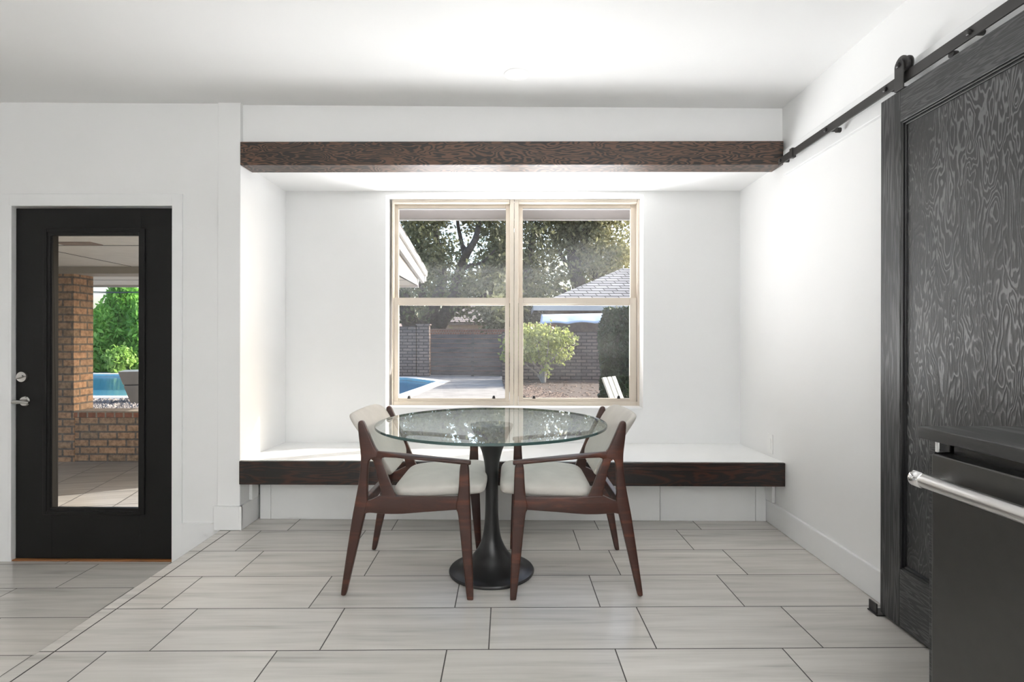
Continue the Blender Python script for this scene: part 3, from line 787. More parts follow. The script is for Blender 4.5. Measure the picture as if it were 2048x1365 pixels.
# ------------------------------------------------------------------ outside: ground
ZG = -.25
pool_poly = [(-2.95, 12.9), (-2.62, 17.7), (-3.9, 19.3), (-5.6, 19.75), (-7.2, 20.6), (-17, 21.0), (-17, 12.9)]
def off_poly(P, d):
    n = len(P); out = []
    for i in range(n):
        a, b, c = Vector(P[i - 1]), Vector(P[i]), Vector(P[(i + 1) % n])
        e1_ = (b - a).normalized(); e2_ = (c - b).normalized()
        n1 = Vector((e1_.y, -e1_.x)); n2 = Vector((e2_.y, -e2_.x)); m = (n1 + n2).normalized()
        out.append(tuple(b + m * d / max(.4, m.dot(n1))))
    return out
gp = MB()
outer = off_poly(pool_poly, .42)
gv, gf = plate([[(-60, 4.04), (60, 4.04), (60, 120), (-60, 120)], outer], .02, 0)
gp.add([(x, y, z - .38) for x, y, z in gv], gf); struct(gp.build('garden_ground', M['soil']))
dk = MB()
dv, df = plate([[(-30, 5.2), (7, 5.2), (7, 9.0), (2.2, 10.6), (.2, 12.6), (-.2, 15.0), (-.35, 18.4), (-.35, 20.25), (-7, 23), (-30, 23)], outer], .04, 0)
dk.add([(x, y, z - .29) for x, y, z in dv], df); struct(dk.build('pool_deck', M['deck']))
pt = MB(); pt.box(-10, -1.77, YD + .14, 6.2, -.3, -.222); pt.box(-1.77, 7, 4.03, 6.2, -.3, -.235)
struct(pt.build('patio', M['paver']))
pool = empty('swimming_pool', (-9, 16.5, ZG), 'blue swimming pool with pale coping beyond the patio', 'pool')
q = MB(); cvv, cf = plate([off_poly(pool_poly, .42), pool_poly], .06, .0); q.add([(x, y, z - .292) for x, y, z in cvv], cf); q.build('coping', M['coping'], pool)
q = MB()
n = len(pool_poly); vs = [(*p, -.24) for p in pool_poly] + [(*p, -.85) for p in pool_poly]
q.add(vs, [(i, (i + 1) % n, n + (i + 1) % n, n + i) for i in range(n)] + [tuple(range(n, 2 * n))]); q.build('basin', M['poolwall'], pool)
q = MB(); q.add([(*p, -.32) for p in pool_poly], [tuple(range(n))]); q.build('water', M['water'], pool)
q = MB(); q.prism([(-4.6, 13.0), (-2.97, 13.0), (-2.85, 14.6), (-4.2, 14.2)], -.85, -.42); q.prism([(-5.2, 13.0), (-2.97, 13.0), (-2.8, 15.4), (-4.9, 14.9)], -.85, -.62)
q.build('entry_steps', plain('pale_step_plaster', (.62, .82, .9), .6), pool)

rng = np.random.default_rng(7)
def scatter_chips(name, poly_fn, n, size, z, mat, label=None, cat=None, thick=.3):
    P = []
    while len(P) < n:
        c = poly_fn()
        if c is not None: P.append(c)
    mb = MB()
    for x, y in P:
        s_ = size * random.uniform(.5, 1.4); a = random.uniform(0, 6.28); tx_ = random.uniform(-.6, .6)
        ca, sa = math.cos(a) * s_, math.sin(a) * s_
        zz = z + s_ * thick
        vs = [(x - ca, y - sa, z), (x + sa * .7, y - ca * .7, z + s_ * thick * .3), (x + ca, y + sa, z + s_ * thick * tx_ * .2), (x - sa * .7, y + ca * .7, z), (x, y, zz)]
        mb.add(vs, [(0, 1, 4), (1, 2, 4), (2, 3, 4), (3, 0, 4)])
    o = mb.build(name, mat); tag(o, label, cat, kind='stuff'); return o
mu = MB(); MP = [(1.8, 10.0), (9, 8.0), (9, 17.6), (-.5, 18.5), (-.3, 15.0), (.0, 13.3)]
mu.prism(MP, -.30, -.235); struct(mu.build('planting_bed', M['mulch']))
def in_poly(x, y, P):
    c = False; n = len(P)
    for i in range(n):
        (x1, y1), (x2, y2) = P[i], P[i - 1]
        if (y1 > y) != (y2 > y) and x < (x2 - x1) * (y - y1) / (y2 - y1) + x1: c = not c
    return c
def fm():
    x, y = random.uniform(-.5, 5.5), random.uniform(8.5, 18.4)
    if not in_poly(x, y, MP) or math.hypot(x - 2.0, y - 10.2) < .75: return None
    d = abs(x - (.6 + (13 - y) * .35))
    return (x, y) if random.random() < max(.04, 1 - d * 1.1) else None
scatter_chips('leaf_litter', fm, 2600, .055, -.232, M['chip'], 'brown fallen leaves scattered over the mulch bed under the shrub', 'leaf litter')
# ------------------------------------------------------------------ outside: porch
YW = 5.9
def Px(px, Y): return U(px, 600, Y).x
pier_x = Px(148, YW)
q = MB(); q.box(pier_x - .62, pier_x, YW, YW + .27, -.222, U(150, 548, YW).z); o = q.build('brick_pier', M['brick'])
tag(o, 'brown brick porch pier seen through the door glass', 'brick pier')
q = MB(); q.box(-3.42, -1.55, YW, YW + .27, -.222, U(150, 548, YW).z); struct(q.build('wall_porch', M['brick']))
lwz = U(220, 823, YW).z
lw = empty('low_brick_wall', (pier_x + 1.2, YW + .1, -.222), 'low brown brick patio wall with red brick cap beside the pier', 'wall')
q = MB(); q.box(pier_x + .002, -3.425, YW + .012, YW + .25, -.222, lwz - .07); q.build('wall_body', M['brick'], lw)
q = MB(); q.box(pier_x + .002, -3.425, YW, YW + .26, lwz - .069, lwz); q.build('brick_cap', M['brickred'], lw, bevel=.004)
szf = U(200, 534, YW).z
SOF = szf
XPE = -1.42
porch = empty('porch_roof', (-5, 5.8, SOF), 'white trimmed porch roof with beige soffit over the brick patio', 'roof')
q = MB(); q.box(-10, -1.79, YD + .141, 4.05, SOF, SOF + .02); q.box(-10, XPE - .02, 4.05, 7.9, SOF, SOF + .02); sof = q.build('soffit', M['soffit'], porch)
for yy in (4.55, 6.35, 7.2):
    q = MB(); q.box(-10, XPE - .05, yy - .006, yy + .006, SOF - .003, SOF + .001); q.build('joint_strip', M['cable'], sof)
q = MB(); a, b = G(104, 501, SOF), G(262, 533, SOF)
d_ = (b - a).normalized(); nn = Vector((-d_.y, d_.x, 0)) * .005
q.prism([tuple((a - nn)[:2]), tuple((b - nn)[:2]), tuple((b + nn)[:2]), tuple((a + nn)[:2])], SOF - .003, SOF + .001); q.build('joint_strip', M['cable'], sof)
v0_ = G(155, 487, SOF)
q = MB(); q.box(v0_.x - .16, v0_.x + .16, v0_.y - .07, v0_.y + .07, SOF - .006, SOF + .001); q.build('soffit_vent', M['siding'], porch)
q = MB(); q.box(-10, XPE - .3, YW - .02, YW + .27, U(200, 548, YW).z, SOF); q.build('header_beam', plain('taupe_beam', (.26, .235, .20), .7), porch)
q = MB(); q.box(-10, XPE - .02, 7.9, 7.93, SOF - .03, SOF + .17); q.build('fascia', M['white'], porch)
# gable infill + rake boards (roof falls away from the house)
def rz(y): return 2.165 + (8.25 - y) * .155
q = MB(); q.prism([(4.06, SOF + .0), (7.9, SOF + .0), (7.9, rz(7.9) - .12), (4.06, rz(4.06) - .12)], XPE - .06, XPE - .03, 'x'); q.build('gable_panel', M['greyp'], porch)
q = MB(); q.prism([(4.06, rz(4.06) - .27), (8.2, rz(8.2) - .19), (8.25, rz(8.25) - .05), (4.06, rz(4.06) - .10)], XPE - .03, XPE + .015, 'x'); q.build('rake_board', M['white'], porch)
q = MB(); q.prism([(4.06, rz(4.06) - .085), (8.28, rz(8.28) - .07), (8.30, rz(8.3) - .0), (4.06, rz(4.06))], XPE - .03, XPE + .05, 'x'); q.build('drip_edge', M['white'], porch)
q = MB(); q.prism([(4.06, rz(4.06)), (8.3, rz(8.3)), (8.3, rz(8.3) + .03), (4.06, rz(4.06) + .03)], -10, XPE + .05, 'x'); q.build('roof_deck', M['shingle'], porch)
q = MB(); q.box(-10, XPE + .03, 8.22, 8.30, rz(8.3) - .14, rz(8.3) - .005); q.build('gutter', M['white'], porch)
# eave over the window
ev = empty('window_eave', (0, 4.5, 2.23), 'grey soffit of the house eave above the window outside', 'eave')
YE = 4.97; ez = U(900, 438, YE).z
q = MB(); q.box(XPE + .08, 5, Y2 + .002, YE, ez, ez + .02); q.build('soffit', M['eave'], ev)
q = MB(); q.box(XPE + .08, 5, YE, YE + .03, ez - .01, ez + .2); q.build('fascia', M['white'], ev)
q = MB(); q.prism([(3.4, 3.0), (YE + .08, ez + .2), (YE + .08, ez + .23), (3.4, 3.03)], XPE + .08, 5, 'x'); q.build('roof_deck', M['shingle'], ev)
# house walls of the right hand side, closing the shell against the sun
hw_ = MB(); hw_.box(XR + .12, 5, 3.9, Y2, -.3, 2.7); struct(hw_.build('wall_outside', M['beige']))
rf = MB(); rf.box(-5.8, 5, -3.4, 3.4, 2.82, 2.9); struct(rf.build('roof_slab', M['shingle']))

# planter
pc = G(290, 806, ZG)
plt = empty('planter', (pc.x, pc.y, ZG), 'tapered square grey planter with a dark band on the gravel', 'planter')
def frust(h0, h1, w0, w1, ang):
    c, s_ = math.cos(ang), math.sin(ang); r = []
    for h, w in ((h0, w0), (h1, w1)):
        for y in (-w, w):
            for x in (-w, w): r.append((pc.x + x * c - y * s_, pc.y + x * s_ + y * c, ZG + h))
    return r
an = math.radians(28); Hh = .70
def wid(h): return .22 + .20 * h / Hh
q = MB(); q.hexa(frust(0, .40, wid(0), wid(.40), an)); q.build('lower_body', M['pot'], plt, bevel=.006)
q = MB(); q.hexa(frust(.40, .425, wid(.4) - .015, wid(.425) - .015, an)); q.build('dark_band', M['cable'], plt)
q = MB(); q.hexa(frust(.425, Hh, wid(.425), wid(Hh), an)); q.build('upper_body', M['pot'], plt, bevel=.006)

gb = MB(); gb.box(-16, -4.6, 8.9, 12.1, -.28, -.244); struct(gb.build('gravel_bed', M['gravel']))
def fpb():
    x, y = random.uniform(-11.5, -6.2), random.uniform(9.8, 12.1)
    return None if math.hypot(x - pc.x, y - pc.y) < .42 else (x, y)
scatter_chips('pebbles', fpb, 2600, .06, -.245, M['stone'], 'grey pebble gravel around the planter by the pool', 'gravel', .8)

# ------------------------------------------------------------------ outside: fences
YFn = 20.3
bw_top = U(820, 656, YFn).z
xg = Px(848, YFn)
q = MB(); q.box(-5.3, xg - .30, YFn, YFn + .2, ZG, bw_top); q.box(-5.3, xg - .30, YFn - .02, YFn + .22, bw_top, bw_top + .05); o = q.build('brick_fence', M['greybrick'])
tag(o, 'grey brown brick garden wall left of the slatted fence', 'brick wall')
q = MB(); q.box(xg - .25, xg + .20, YFn - .08, YFn + .25, ZG, U(850, 651, YFn).z); q.box(xg - .29, xg + .24, YFn - .11, YFn + .28, U(850, 651, YFn).z, U(850, 648.5, YFn).z)
o = q.build('brick_pilaster', M['greybrick']); tag(o, 'square brick pilaster at the left end of slatted fence', 'brick pillar')
xe = Px(1006, YFn)
sf = empty('slat_fence', ((xg + xe) / 2, YFn, ZG), 'dark horizontal board fence behind the pool deck', 'fence')
ft = U(900, 668, YFn).z; nb = 9; bh = (ft - ZG - .04) / nb
q = MB()
for i in range(nb): q.box(xg + .26, xe, YFn + .02, YFn + .045, ZG + .04 + i * bh, ZG + .04 + (i + 1) * bh - .022)
q.build('board_panel', M['fence'], sf)
for px in (945, 1004):
    q = MB(); x_ = Px(px, YFn); q.box(x_ - .05, x_ + .05, YFn + .05, YFn + .14, ZG, ft); q.build('post', M['fence'], sf)
YN = 22.2
q = MB(); q.box(xg - .2, 1.2, YN, YN + .2, -.3, U(920, 661, YN).z); q.box(xg - .2, 1.2, YN - .03, YN + .23, U(920, 661, YN).z, U(920, 658, YN).z)
o = q.build('neighbour_brick_wall', M['brickred']); tag(o, 'red brick wall top showing just above the dark board fence', 'brick wall')
YR = 18.5
q = MB(); q.box(xe + .02, 9, YR, YR + .2, ZG, U(1100, 664, YR).z); o = q.build('brick_fence', M['greybrick'])
tag(o, 'grey brown brick garden wall behind the yellow green shrub', 'brick wall')
q = MB()
YO = 21.4
for i in range(9):
    x0 = Px(1040, YO) + i * .16; q.box(x0, x0 + .15, YO, YO + .03, -.3, U(1060, 649, YO).z + random.uniform(-.02, .02))
o = q.build('cedar_fence', M['orange']); tag(o, 'orange cedar board fence piece peeking above the shrub', 'fence')

# ------------------------------------------------------------------ outside: houses
def house(name, label, x0, x1, y0, y1, ez, rz_, wallm, roofm, hip=1.5, ov=.5, fas=None):
    h = empty(name, ((x0 + x1) / 2, (y0 + y1) / 2, -.3), label, 'house')
    q = MB(); q.box(x0, x1, y0, y1, -.3, ez); q.build('house_wall', wallm, h)
    X0, X1, Y0_, Y1_ = x0 - ov, x1 + ov, y0 - ov, y1 + ov; ym = (Y0_ + Y1_) / 2
    q = MB(); vs = [(X0, Y0_, ez), (X1, Y0_, ez), (X1, Y1_, ez), (X0, Y1_, ez), (X0 + hip, ym, rz_), (X1 - hip, ym, rz_)]
    q.add(vs, [(0, 1, 5, 4), (1, 2, 5), (2, 3, 4, 5), (3, 0, 4), (0, 3, 2, 1)]); q.build('roof', roofm, h)
    q = MB(); q.box(X0 - .01, X1 + .01, Y0_ - .03, Y0_, ez - .19, ez + .01); q.box(X0 - .03, X0, Y0_, Y1_, ez - .19, ez + .01); q.build('fascia', fas or M['white'], h)
    return h
# right neighbour: grey shingles
YH = 21.5
ez_ = U(1150, 612, YH).z
x0 = Px(1068, YH)
hr = house('neighbour_house', 'neighbour house with grey shingle hip roof right of the oaks', x0 + .6, 12, YH + .6, YH + 8, ez_, U(1230, 537, YH + 4.3).z, M['siding'], M['shingle'], 4.3, .6)
# left neighbour: brown roof
YH2 = 34
hl = house('neighbour_house', 'low house with brown roof beyond the dark board fence', Px(872, YH2), Px(1010, YH2), YH2, YH2 + 7, U(920, 645, YH2).z, U(920, 606, YH2 + 3.5).z, M['beige'], M['shingle2'], .8, .5, M['siding'])
hf = house('neighbour_house', 'distant house with pinkish roof left of the leaning oak trunk', Px(770, 40), Px(832, 40), 40, 46, U(815, 656, 40).z, U(815, 636, 43).z, M['beige'], plain('pink_roof', (.5, .36, .3), .9), .8, .4, M['beige'])
# canvas awning
aw = MB(); YA = 20.0
N = 28
xa, xb = Px(1085, YA), Px(1225, YA)
zt_, zb_ = U(1150, 627, YA).z, U(1150, 649, YA).z
vs = []
for j in range(5):
    for i in range(N + 1):
        t = i / N; s_ = j / 4
        sag = .06 * abs(math.sin(t * math.pi * 2.5)) * s_
        vs.append((xa - .1 * s_ + (xb - xa) * t, YA + .9 * (1 - s_), zt_ + (zb_ - zt_) * s_ + sag + .05 * t))
aw.add(vs, [(j * (N + 1) + i, j * (N + 1) + i + 1, (j + 1) * (N + 1) + i + 1, (j + 1) * (N + 1) + i) for j in range(4) for i in range(N)])
an_ = empty('canvas_awning', ((xa + xb) / 2, YA, zb_), 'blue grey canvas awning with scalloped edge under the shingle roof', 'awning')
o = aw.build('canvas', M['tarp'], an_, smooth=True); md = o.modifiers.new('Solid', 'SOLIDIFY'); md.thickness = .02
for px in (1100, 1205):
    q = MB(); x_ = Px(px, YA); q.tube([(x_, YA + .4, -.3), (x_, YA + .4, (zt_ + zb_) / 2)], .03, 8); q.build('pole', M['white'], an_)

# ------------------------------------------------------------------ outside: vegetation
def quads(C, size, aspect=.5, up=None, jit=1.0, seed=1):
    """leaf quads at centres C (n,3)"""
    r = np.random.default_rng(seed); n = len(C)
    a = r.normal(size=(n, 3)) * jit
    if up is not None: a = a + up
    a /= np.linalg.norm(a, axis=1, keepdims=True) + 1e-9
    b = r.normal(size=(n, 3)); b = np.cross(a, b); b /= np.linalg.norm(b, axis=1, keepdims=True) + 1e-9
    s_ = (size * r.uniform(.6, 1.4, size=(n, 1)))
    V = np.stack([C - a * s_, C - b * s_ * aspect, C + a * s_, C + b * s_ * aspect], 1).reshape(-1, 3)
    return V
def leaf_obj(name, V, mat, parent):
    o3 = np.array(parent_origin(parent)); V = V - o3
    n = len(V) // 4
    me = bpy.data.meshes.new(name); me.vertices.add(len(V)); me.vertices.foreach_set('co', V.astype(np.float32).ravel())
    me.loops.add(n * 4); me.loops.foreach_set('vertex_index', np.arange(n * 4, dtype=np.int32))
    me.polygons.add(n); me.polygons.foreach_set('loop_start', np.arange(0, n * 4, 4, dtype=np.int32))
    me.polygons.foreach_set('loop_total', np.full(n, 4, dtype=np.int32))
    me.update(calc_edges=True); me.validate(); me.materials.append(mat)
    o = bpy.data.objects.new(name, me); col.objects.link(o); o.parent = parent; return o
def cloud(blobs, per, spread, seed):
    """blobs: (centre, radii, weight) -> clustered leaf centres"""
    r = np.random.default_rng(seed); out = []
    for c, rad, w in blobs:
        k = int(w)
        d = r.normal(size=(k, 3)); d /= np.linalg.norm(d, axis=1, keepdims=True)
        cc_ = np.array(c) + d * (r.uniform(0, 1, size=(k, 1)) ** .45) * np.array(rad)
        out.append(np.repeat(cc_, per, axis=0) + r.normal(size=(k * per, 3)) * spread)
    return np.concatenate(out)
def limb(mb, pts, r0, r1, Y, n=8, jy=.6):
    P = []
    m = len(pts)
    for i, (px, py) in enumerate(pts): P.append(U(px, py, Y + jy * math.sin(i * 1.7)))
    P = [Vector(p) for p in crs([tuple(p) for p in P], 4)]
    mb.tube(P, [r0 + (r1 - r0) * i / (len(P) - 1) for i in range(len(P))], n)
def S(Y, px): return px * Y / F
# oak left
Y1 = 25.0
def gz(px, Y): return Vector((U(px, 600, Y).x, Y, -.3))
oak = empty('oak_tree', gz(850, Y1), 'large leaning oak with several dark trunks behind the board fence', 'tree', None)
t = MB()
limb(t, [(845, 700), (833, 668), (818, 640), (812, 615), (800, 560), (795, 500)], .55, .16, Y1)
limb(t, [(848, 700), (852, 655), (862, 630), (872, 600), (886, 560), (880, 510), (870, 460)], .42, .10, Y1)
limb(t, [(862, 705), (876, 655), (895, 625), (906, 600), (912, 575), (922, 535), (935, 505), (950, 480), (960, 440)], .42, .10, Y1)
limb(t, [(900, 618), (925, 610), (950, 600), (985, 585)], .25, .06, Y1)
limb(t, [(930, 515), (922, 480), (915, 440), (920, 405)], .13, .05, Y1)
limb(t, [(922, 540), (945, 530), (965, 525), (990, 500)], .12, .04, Y1)
limb(t, [(846, 600), (842, 560), (848, 520)], .2, .06, Y1)
limb(t, [(935, 503), (925, 488), (918, 478)], .07, .03, Y1)
t.build('trunk', M['bark'], oak, smooth=True)
def B(px, py, Y, rx, ry, w, rd=2.0): c = U(px, py, Y); return ((c.x, c.y, c.z), (S(Y, rx), rd, S(Y, ry)), w)
bl = [B(835, 440, Y1, 45, 45, 150), B(880, 430, Y1, 35, 40, 80), B(830, 520, Y1, 45, 45, 150), B(870, 510, Y1, 40, 40, 120), B(880, 570, Y1, 38, 30, 110),
      B(960, 430, Y1 + 1, 45, 30, 110), B(1000, 470, Y1 + 1, 25, 50, 120), B(990, 540, Y1 + 1, 28, 45, 210), B(945, 570, Y1, 32, 28, 120), B(1000, 585, Y1, 25, 30, 120),
      B(815, 590, Y1, 30, 18, 40), B(835, 622, Y1, 40, 15, 50), B(925, 615, Y1, 25, 14, 40), B(990, 630, Y1 - 2, 28, 22, 170, 1.2), B(900, 480, Y1 + 2, 22, 28, 12)]
leaf_obj('foliage', quads(cloud([(a, b, w * .33) for a, b, w in bl], 26, .30, 3), .11, .55, seed=5), M['oakleaf'], oak)
# oak right
oak2 = empty('oak_tree', gz(1165, 29), 'oak with pale leafy crown behind the grey shingle roof', 'tree')
Yk = 29.0
t = MB()
limb(t, [(1180, 690), (1165, 600), (1156, 560), (1148, 530), (1143, 505), (1138, 470)], .55, .2, Yk)
limb(t, [(1152, 548), (1140, 535), (1128, 520), (1118, 500)], .22, .08, Yk)
limb(t, [(1150, 530), (1165, 500), (1170, 480), (1168, 440), (1180, 410)], .26, .08, Yk)
limb(t, [(1195, 560), (1180, 530), (1175, 500)], .3, .1, Yk)
limb(t, [(1130, 585), (1105, 575), (1085, 570)], .14, .05, Yk)
t.build('trunk', M['bark'], oak2, smooth=True)
bl = [B(1150, 440, Yk, 45, 40, 260), B(1195, 440, Yk, 45, 40, 200), B(1185, 490, Yk, 40, 30, 150), B(1120, 480, Yk, 30, 35, 110), B(1235, 510, Yk, 35, 28, 170),
      B(1210, 535, Yk, 45, 18, 120), B(1248, 440, Yk, 25, 45, 45), B(1165, 545, Yk, 22, 15, 45), B(1110, 560, Yk, 35, 30, 60), B(1130, 430, Yk, 30, 35, 90)]
leaf_obj('foliage', quads(cloud([(a, b, w * .35) for a, b, w in bl], 26, .36, 13), .12, .55, seed=6), M['oakleaf2'], oak2)
# dark middle tree
oak3 = empty('oak_tree', gz(1065, 27), 'dark green oak rising behind the window mullion', 'tree')
Ym = 27.0
t = MB(); limb(t, [(1040, 700), (1042, 620), (1050, 560), (1062, 500), (1070, 450)], .4, .12, Ym); t.build('trunk', M['bark'], oak3, smooth=True)
bl = [B(1055, 440, Ym, 30, 40, 60), B(1095, 425, Ym, 35, 30, 150), B(1065, 510, Ym, 35, 45, 120), B(1060, 570, Ym, 30, 35, 150), B(1085, 595, Ym, 30, 16, 70), B(1020, 520, Ym, 25, 80, 150), B(1055, 630, Ym - 2, 22, 22, 110, 1.0)]
leaf_obj('foliage', quads(cloud([(a, b, w * .38) for a, b, w in bl], 26, .34, 23), .11, .55, seed=7), M['oakleaf'], oak3)
# far tree line, three separate trees
for i, (px, w, lab) in enumerate(((840, 95, 'far green tree behind the leaning oak, left in the window'), (990, 90, 'far green tree rising behind the dark middle oak'), (1200, 110, 'far green tree behind the grey shingle roof'))):
    Yt = 46 + i * 2
    tr_ = empty('far_tree', gz(px, Yt), lab, 'tree', None)
    t = MB(); limb(t, [(px, 705), (px + 3, 640), (px - 2, 560)], .4, .15, Yt); t.build('trunk', M['bark'], tr_, smooth=True)
    bl = [B(px, 600, Yt, w * .8, 40, 150), B(px - 30, 540, Yt, w * .6, 60, 110), B(px + 30, 520, Yt, w * .6, 60, 100), B(px, 470, Yt, w * .6, 50, 60)]
    leaf_obj('foliage', quads(cloud([(a, b, w * .24) for a, b, w in bl], 22, .6, 33 + i), .16, .6, seed=8 + i), M['farleaf'], tr_)

# yellow-green shrub
Ysh = 15.2
sb = G(1088, 766, -.235); Ysh = sb.y
sh = empty('shrub', sb, 'yellow green leafy shrub with pale stems before the brick wall', 'shrub')
t = MB()
for pts in ([(1086, 768), (1080, 745), (1066, 725), (1056, 710)], [(1087, 768), (1084, 740), (1078, 715), (1075, 690)], [(1089, 768), (1092, 745), (1102, 725), (1118, 705), (1130, 690)], [(1088, 768), (1090, 735), (1095, 705), (1097, 680)], [(1087, 768), (1077, 752), (1062, 738), (1052, 730)]):
    limb(t, pts, .05, .015, Ysh, 6, .25)
t.build('stems', M['palebark'], sh, smooth=True)
bl = [B(1055, 670, Ysh, 28, 16, 70, .8), B(1080, 660, Ysh, 25, 12, 50, .7), B(1100, 685, Ysh, 35, 22, 120, .9), B(1060, 700, Ysh, 32, 22, 110, .9), B(1120, 668, Ysh, 18, 12, 40, .5), B(1136, 680, Ysh, 14, 14, 40, .5), B(1085, 715, Ysh, 30, 16, 70, .8), B(1128, 705, Ysh, 20, 14, 35, .5), B(1040, 690, Ysh, 25, 40, 100, .8), B(1018, 690, Ysh, 20, 45, 60, .6), B(1118, 720, Ysh, 14, 10, 14, .4), B(1094, 740, Ysh - .3, 6, 5, 8, .15)]
leaf_obj('foliage', quads(cloud([(a, b, w * .5) for a, b, w in bl], 8, .075, 43), .062, .6, seed=12), M['shrubleaf'], sh)

# dark clipped column hedge at right
Yh = 10.2
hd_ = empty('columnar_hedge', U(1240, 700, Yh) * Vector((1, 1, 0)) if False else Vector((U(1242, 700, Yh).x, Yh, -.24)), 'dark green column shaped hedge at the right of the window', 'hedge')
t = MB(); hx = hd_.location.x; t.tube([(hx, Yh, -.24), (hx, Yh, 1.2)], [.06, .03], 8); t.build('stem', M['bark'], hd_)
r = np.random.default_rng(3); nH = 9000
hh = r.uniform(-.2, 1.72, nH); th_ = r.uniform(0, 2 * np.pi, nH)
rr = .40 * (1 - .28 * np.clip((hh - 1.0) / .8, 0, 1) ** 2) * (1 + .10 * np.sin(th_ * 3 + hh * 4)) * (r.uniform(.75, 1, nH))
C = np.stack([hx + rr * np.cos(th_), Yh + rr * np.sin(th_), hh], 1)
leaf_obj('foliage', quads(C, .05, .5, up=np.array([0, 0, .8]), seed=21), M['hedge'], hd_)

# bright conifers beyond the pool
def conifer(px, wpx, toppx, Y, label, seed, n=9000):
    base = Vector((U(px, 700, Y).x, Y, -.3)); H = U(px, toppx, Y).z + .3; Rr = S(Y, wpx / 2)
    cf_ = empty('conifer', base, label, 'tree', None)
    t = MB(); t.tube([base, base + Vector((0, 0, H * .8))], [.16, .04], 8); t.build('trunk', M['bark'], cf_)
    r = np.random.default_rng(seed)
    k = n // 24
    h = r.uniform(0, 1, k) ** .9; th = r.uniform(0, 2 * np.pi, k)
    prof = np.clip(1.02 - h, 0, 1) ** .6 * np.clip(.72 + 1.6 * h, 0, 1)
    rad = Rr * prof * (1 + .18 * np.sin(th * 5 + h * 17)) * r.uniform(.8, 1.05, k)
    c = np.stack([base.x + rad * np.cos(th), base.y + rad * np.sin(th), base.z + .05 + h * H * .97], 1)
    C = np.repeat(c, 24, 0) + r.normal(size=(k * 24, 3)) * np.array([.11, .11, .20])
    leaf_obj('foliage', quads(C, .13, .42, up=np.array([0, 0, 1.2]), seed=seed + 1), M['conifer'], cf_)
conifer(248, 96, 566, 23.5, 'tallest bright green conifer beyond the pool behind the planter', 51, 16000)
conifer(205, 60, 628, 22.8, 'shorter bright green conifer beside the brick pier edge', 61, 9000)
conifer(285, 60, 610, 23.2, 'bright green conifer at the right edge of the door glass', 71, 8000)
bc_ = G(250, 748, -.3)
bush = empty('low_bush', (bc_.x, bc_.y - .05, -.3), 'low rounded light green bush at the foot of tallest conifer', 'bush')
leaf_obj('foliage', quads(cloud([((bc_.x - .1, bc_.y - .15, .25), (.45, .4, .5), 90)], 20, .09, 91), .09, .5, up=np.array([0, 0, .8]), seed=92), leaf_mat('light_bush_leaves', (.16, .32, .06), (.40, .58, .16), .5), bush)

# overhead cables
for i, (ya, yb, lab) in enumerate(((576, 578.5, 'upper thin black overhead cable under the porch fascia'), (581, 576.5, 'lower thin black overhead cable crossing behind conifer'))):
    q = MB(); a, b = U(60, ya, 17 + i), U(420, yb, 17 + i)
    q.tube([a + (b - a) * s_ + Vector((0, 0, -.12 * math.sin(math.pi * s_))) for s_ in [j / 10 for j in range(11)]], .012, 6)
    o = q.build('overhead_cable', M['cable']); tag(o, lab, 'cable')

# white slatted garden chair
ac = U(1228, 800, 5.75)
gc = empty('garden_chair', (ac.x, 5.75, -.235), 'white slatted garden chair standing outside the right window', 'chair')
fw = Vector((.80, -.60, 0)); lt = Vector((.60, .80, 0))        # facing, lateral
ob = Vector((ac.x + .26, 5.75, -.235))
ctr = U(1217, 754.5, 5.75)                                       # middle of the back's top edge
dn = Vector((fw.x * .42, fw.y * .42, -1)).normalized()           # down along the back
nb_ = lt.cross(dn).normalized()
def board(mb, c, d1, l1, d2, l2, d3, l3):
    vs = [c + d1 * (l1 * i) + d2 * (l2 * j) + d3 * (l3 * k2) for k2 in (-.5, .5) for j in (-.5, .5) for i in (-.5, .5)]
    mb.hexa(vs)
for i in range(-1, 2):
    q = MB(); c = ctr + lt * (i * .106) + dn * .43; board(q, c, lt, .076, dn, .86, nb_, .02); q.build('back_slat', M['adi'], gc, bevel=.003)
seatc = ctr + dn * .80 + fw * .28
for i in range(5):
    q = MB(); board(q, seatc + fw * (i * .09 - .2) + Vector((0, 0, .015 * i)), lt, .52, fw, .08, Vector((0, 0, 1)), .02); q.build('seat_slat', M['adi'], gc, bevel=.003)
for sg in (-1, 1):
    q = MB(); board(q, seatc + lt * sg * .30 + fw * .04 + Vector((0, 0, .22)), lt, .11, fw, .66, Vector((0, 0, 1)), .02); q.build('arm', M['adi'], gc, bevel=.003)
    for fx in (-.22, .25):
        pz = (seatc.z + .21 + .235); q = MB(); board(q, seatc + lt * sg * .28 + fw * fx + Vector((0, 0, .21 - pz / 2)), lt, .03, fw, .09, Vector((0, 0, 1)), pz); q.build('leg', M['adi'], gc, bevel=.003)
    q = MB(); board(q, seatc + lt * sg * .255 + Vector((0, 0, -.03)), lt, .025, fw, .6, Vector((0, 0, 1)), .08); q.build('seat_rail', M['adi'], gc, bevel=.003)

# ------------------------------------------------------------------ light
w = bpy.data.worlds.new('sky'); scn.world = w; w.use_nodes = True
nt = w.node_tree
for n_ in list(nt.nodes): nt.nodes.remove(n_)
k = NT(nt)
sky = k.n('ShaderNodeTexSky'); sky.sky_type = 'NISHITA'; sky.sun_disc = False
sky.sun_elevation = math.radians(28); sky.sun_rotation = math.radians(61); sky.altitude = 50; sky.air_density = 1.0; sky.dust_density = 4.0
bg = k.n('ShaderNodeBackground'); bg.inputs['Strength'].default_value = .44
wo = k.n('ShaderNodeOutputWorld'); k.l(sky.outputs[0], bg.inputs[0]); k.l(bg.outputs[0], wo.inputs[0])

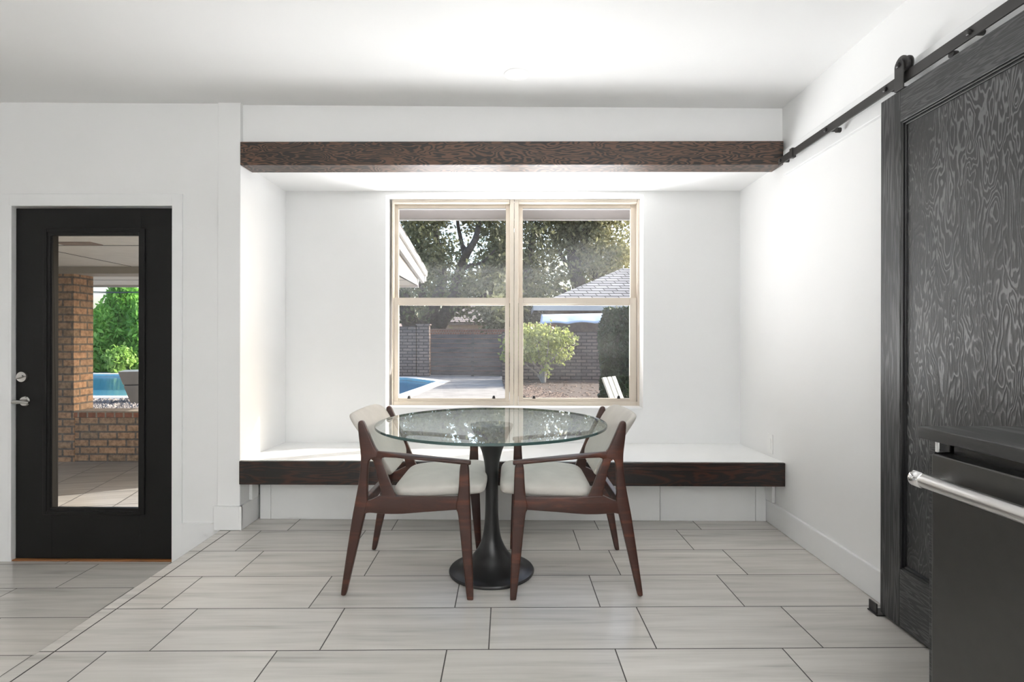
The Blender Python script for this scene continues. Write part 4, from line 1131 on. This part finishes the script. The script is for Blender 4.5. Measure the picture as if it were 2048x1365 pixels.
sun = bpy.data.lights.new('sun', 'SUN'); sun.energy = 7; sun.angle = math.radians(.6); sun.color = (1, .95, .87)
so_ = bpy.data.objects.new('sun', sun); col.objects.link(so_)
el = math.radians(26); trav = Vector((-.877 * math.cos(el), -.48 * math.cos(el), -math.sin(el)))
so_.rotation_euler = trav.to_track_quat('-Z', 'Y').to_euler()

def area(name, loc, aim, sx, sy, e, color=(1, 1, 1), spread=180):
    l = bpy.data.lights.new(name, 'AREA'); l.shape = 'RECTANGLE'; l.size = sx; l.size_y = sy; l.energy = e; l.color = color; l.spread = math.radians(spread)
    o = bpy.data.objects.new(name, l); col.objects.link(o); o.location = loc
    o.rotation_euler = (Vector(aim) - Vector(loc)).to_track_quat('-Z', 'Y').to_euler(); return o
# sky portals in the window and the door
def portal(loc, aim, sx, sy):
    o = area('sky_portal', loc, aim, sx, sy, 1); o.data.cycles.is_portal = True
portal((.02, 4.06, 1.39), (.02, 0, 1.39), 1.85, 1.55)
portal((-2.5, 3.42, .9), (-2.5, 0, .9), .6, 1.75)
# added fill lamps beside and behind the camera, in pairs aimed down and up
KX = .8
def fill_pair(name, c, nrm, wdt, hgt, e_down, e_up):
    c = Vector(c); nrm = Vector(nrm)
    area(name + '_downward', c + Vector((0, 0, hgt * .12)), c + nrm * 3 + Vector((0, 0, -.6)), wdt, hgt * .75, e_down * KX, (.97, .985, 1))
    area(name + '_upward', c - Vector((0, 0, hgt * .12)), c + nrm * 3 + Vector((0, 0, 2.2)), wdt, hgt * .75, e_up * KX, (1, .975, .94))
fill_pair('left_fill', (-5.58, 1.9, 1.2), (1, 0, 0), 1.6, 2.0, 2, 7)
fill_pair('rear_fill', (-3.5, -3.18, 1.2), (0, 1, 0), 1.6, 2.0, 2, 5)
# uplights added behind the camera to brighten the ceiling; no cabinets carry them
area('ceiling_fill_strip', (1.2, -1.4, 1.95), (1.2, -1.4, 3), .35, 2.8, 84, (.985, .99, 1))
area('ceiling_fill_strip', (-.9, -2.85, 1.95), (-.9, -2.85, 3), 3.6, .35, 84, (.985, .99, 1))
# unseen lamps added outside the window, fanned upward in place of patio bounce
for ax, e in ((-1.5, 18), (0, 15), (1.6, 20)):
    area('upward_fill', (.02, 4.35, 1.25), (.02 + ax, 3.35, 2.25 + abs(ax) * .25), 1.9, 1.1, e, (.985, .99, 1), 102)

# ------------------------------------------------------------------ camera
cam = bpy.data.cameras.new('camera'); cam.sensor_width = 36; cam.lens = 36 * F / 2048; cam.clip_start = .02; cam.clip_end = 500
cam.shift_y = -2.5 / 2048
co = bpy.data.objects.new('camera', cam); col.objects.link(co)
r2 = cR * math.cos(ROLL) + cU * math.sin(ROLL); u2 = cU * math.cos(ROLL) - cR * math.sin(ROLL)
mt = Matrix(((r2.x, u2.x, -cF.x, 0), (r2.y, u2.y, -cF.y, 0), (r2.z, u2.z, -cF.z, EYE), (0, 0, 0, 1)))
co.matrix_world = mt
scn.camera = co

vs_ = scn.view_settings; vs_.view_transform = 'Standard'; vs_.look = 'None'; vs_.gamma = 1; vs_.exposure = 0.44; vs_.use_curve_mapping = False
scn.cycles.max_bounces = 10; scn.cycles.diffuse_bounces = 6; scn.cycles.glossy_bounces = 5; scn.cycles.transparent_max_bounces = 16; scn.cycles.transmission_bounces = 8
scn.cycles.caustics_reflective = False; scn.cycles.caustics_refractive = False
scn.cycles.sample_clamp_indirect = 6
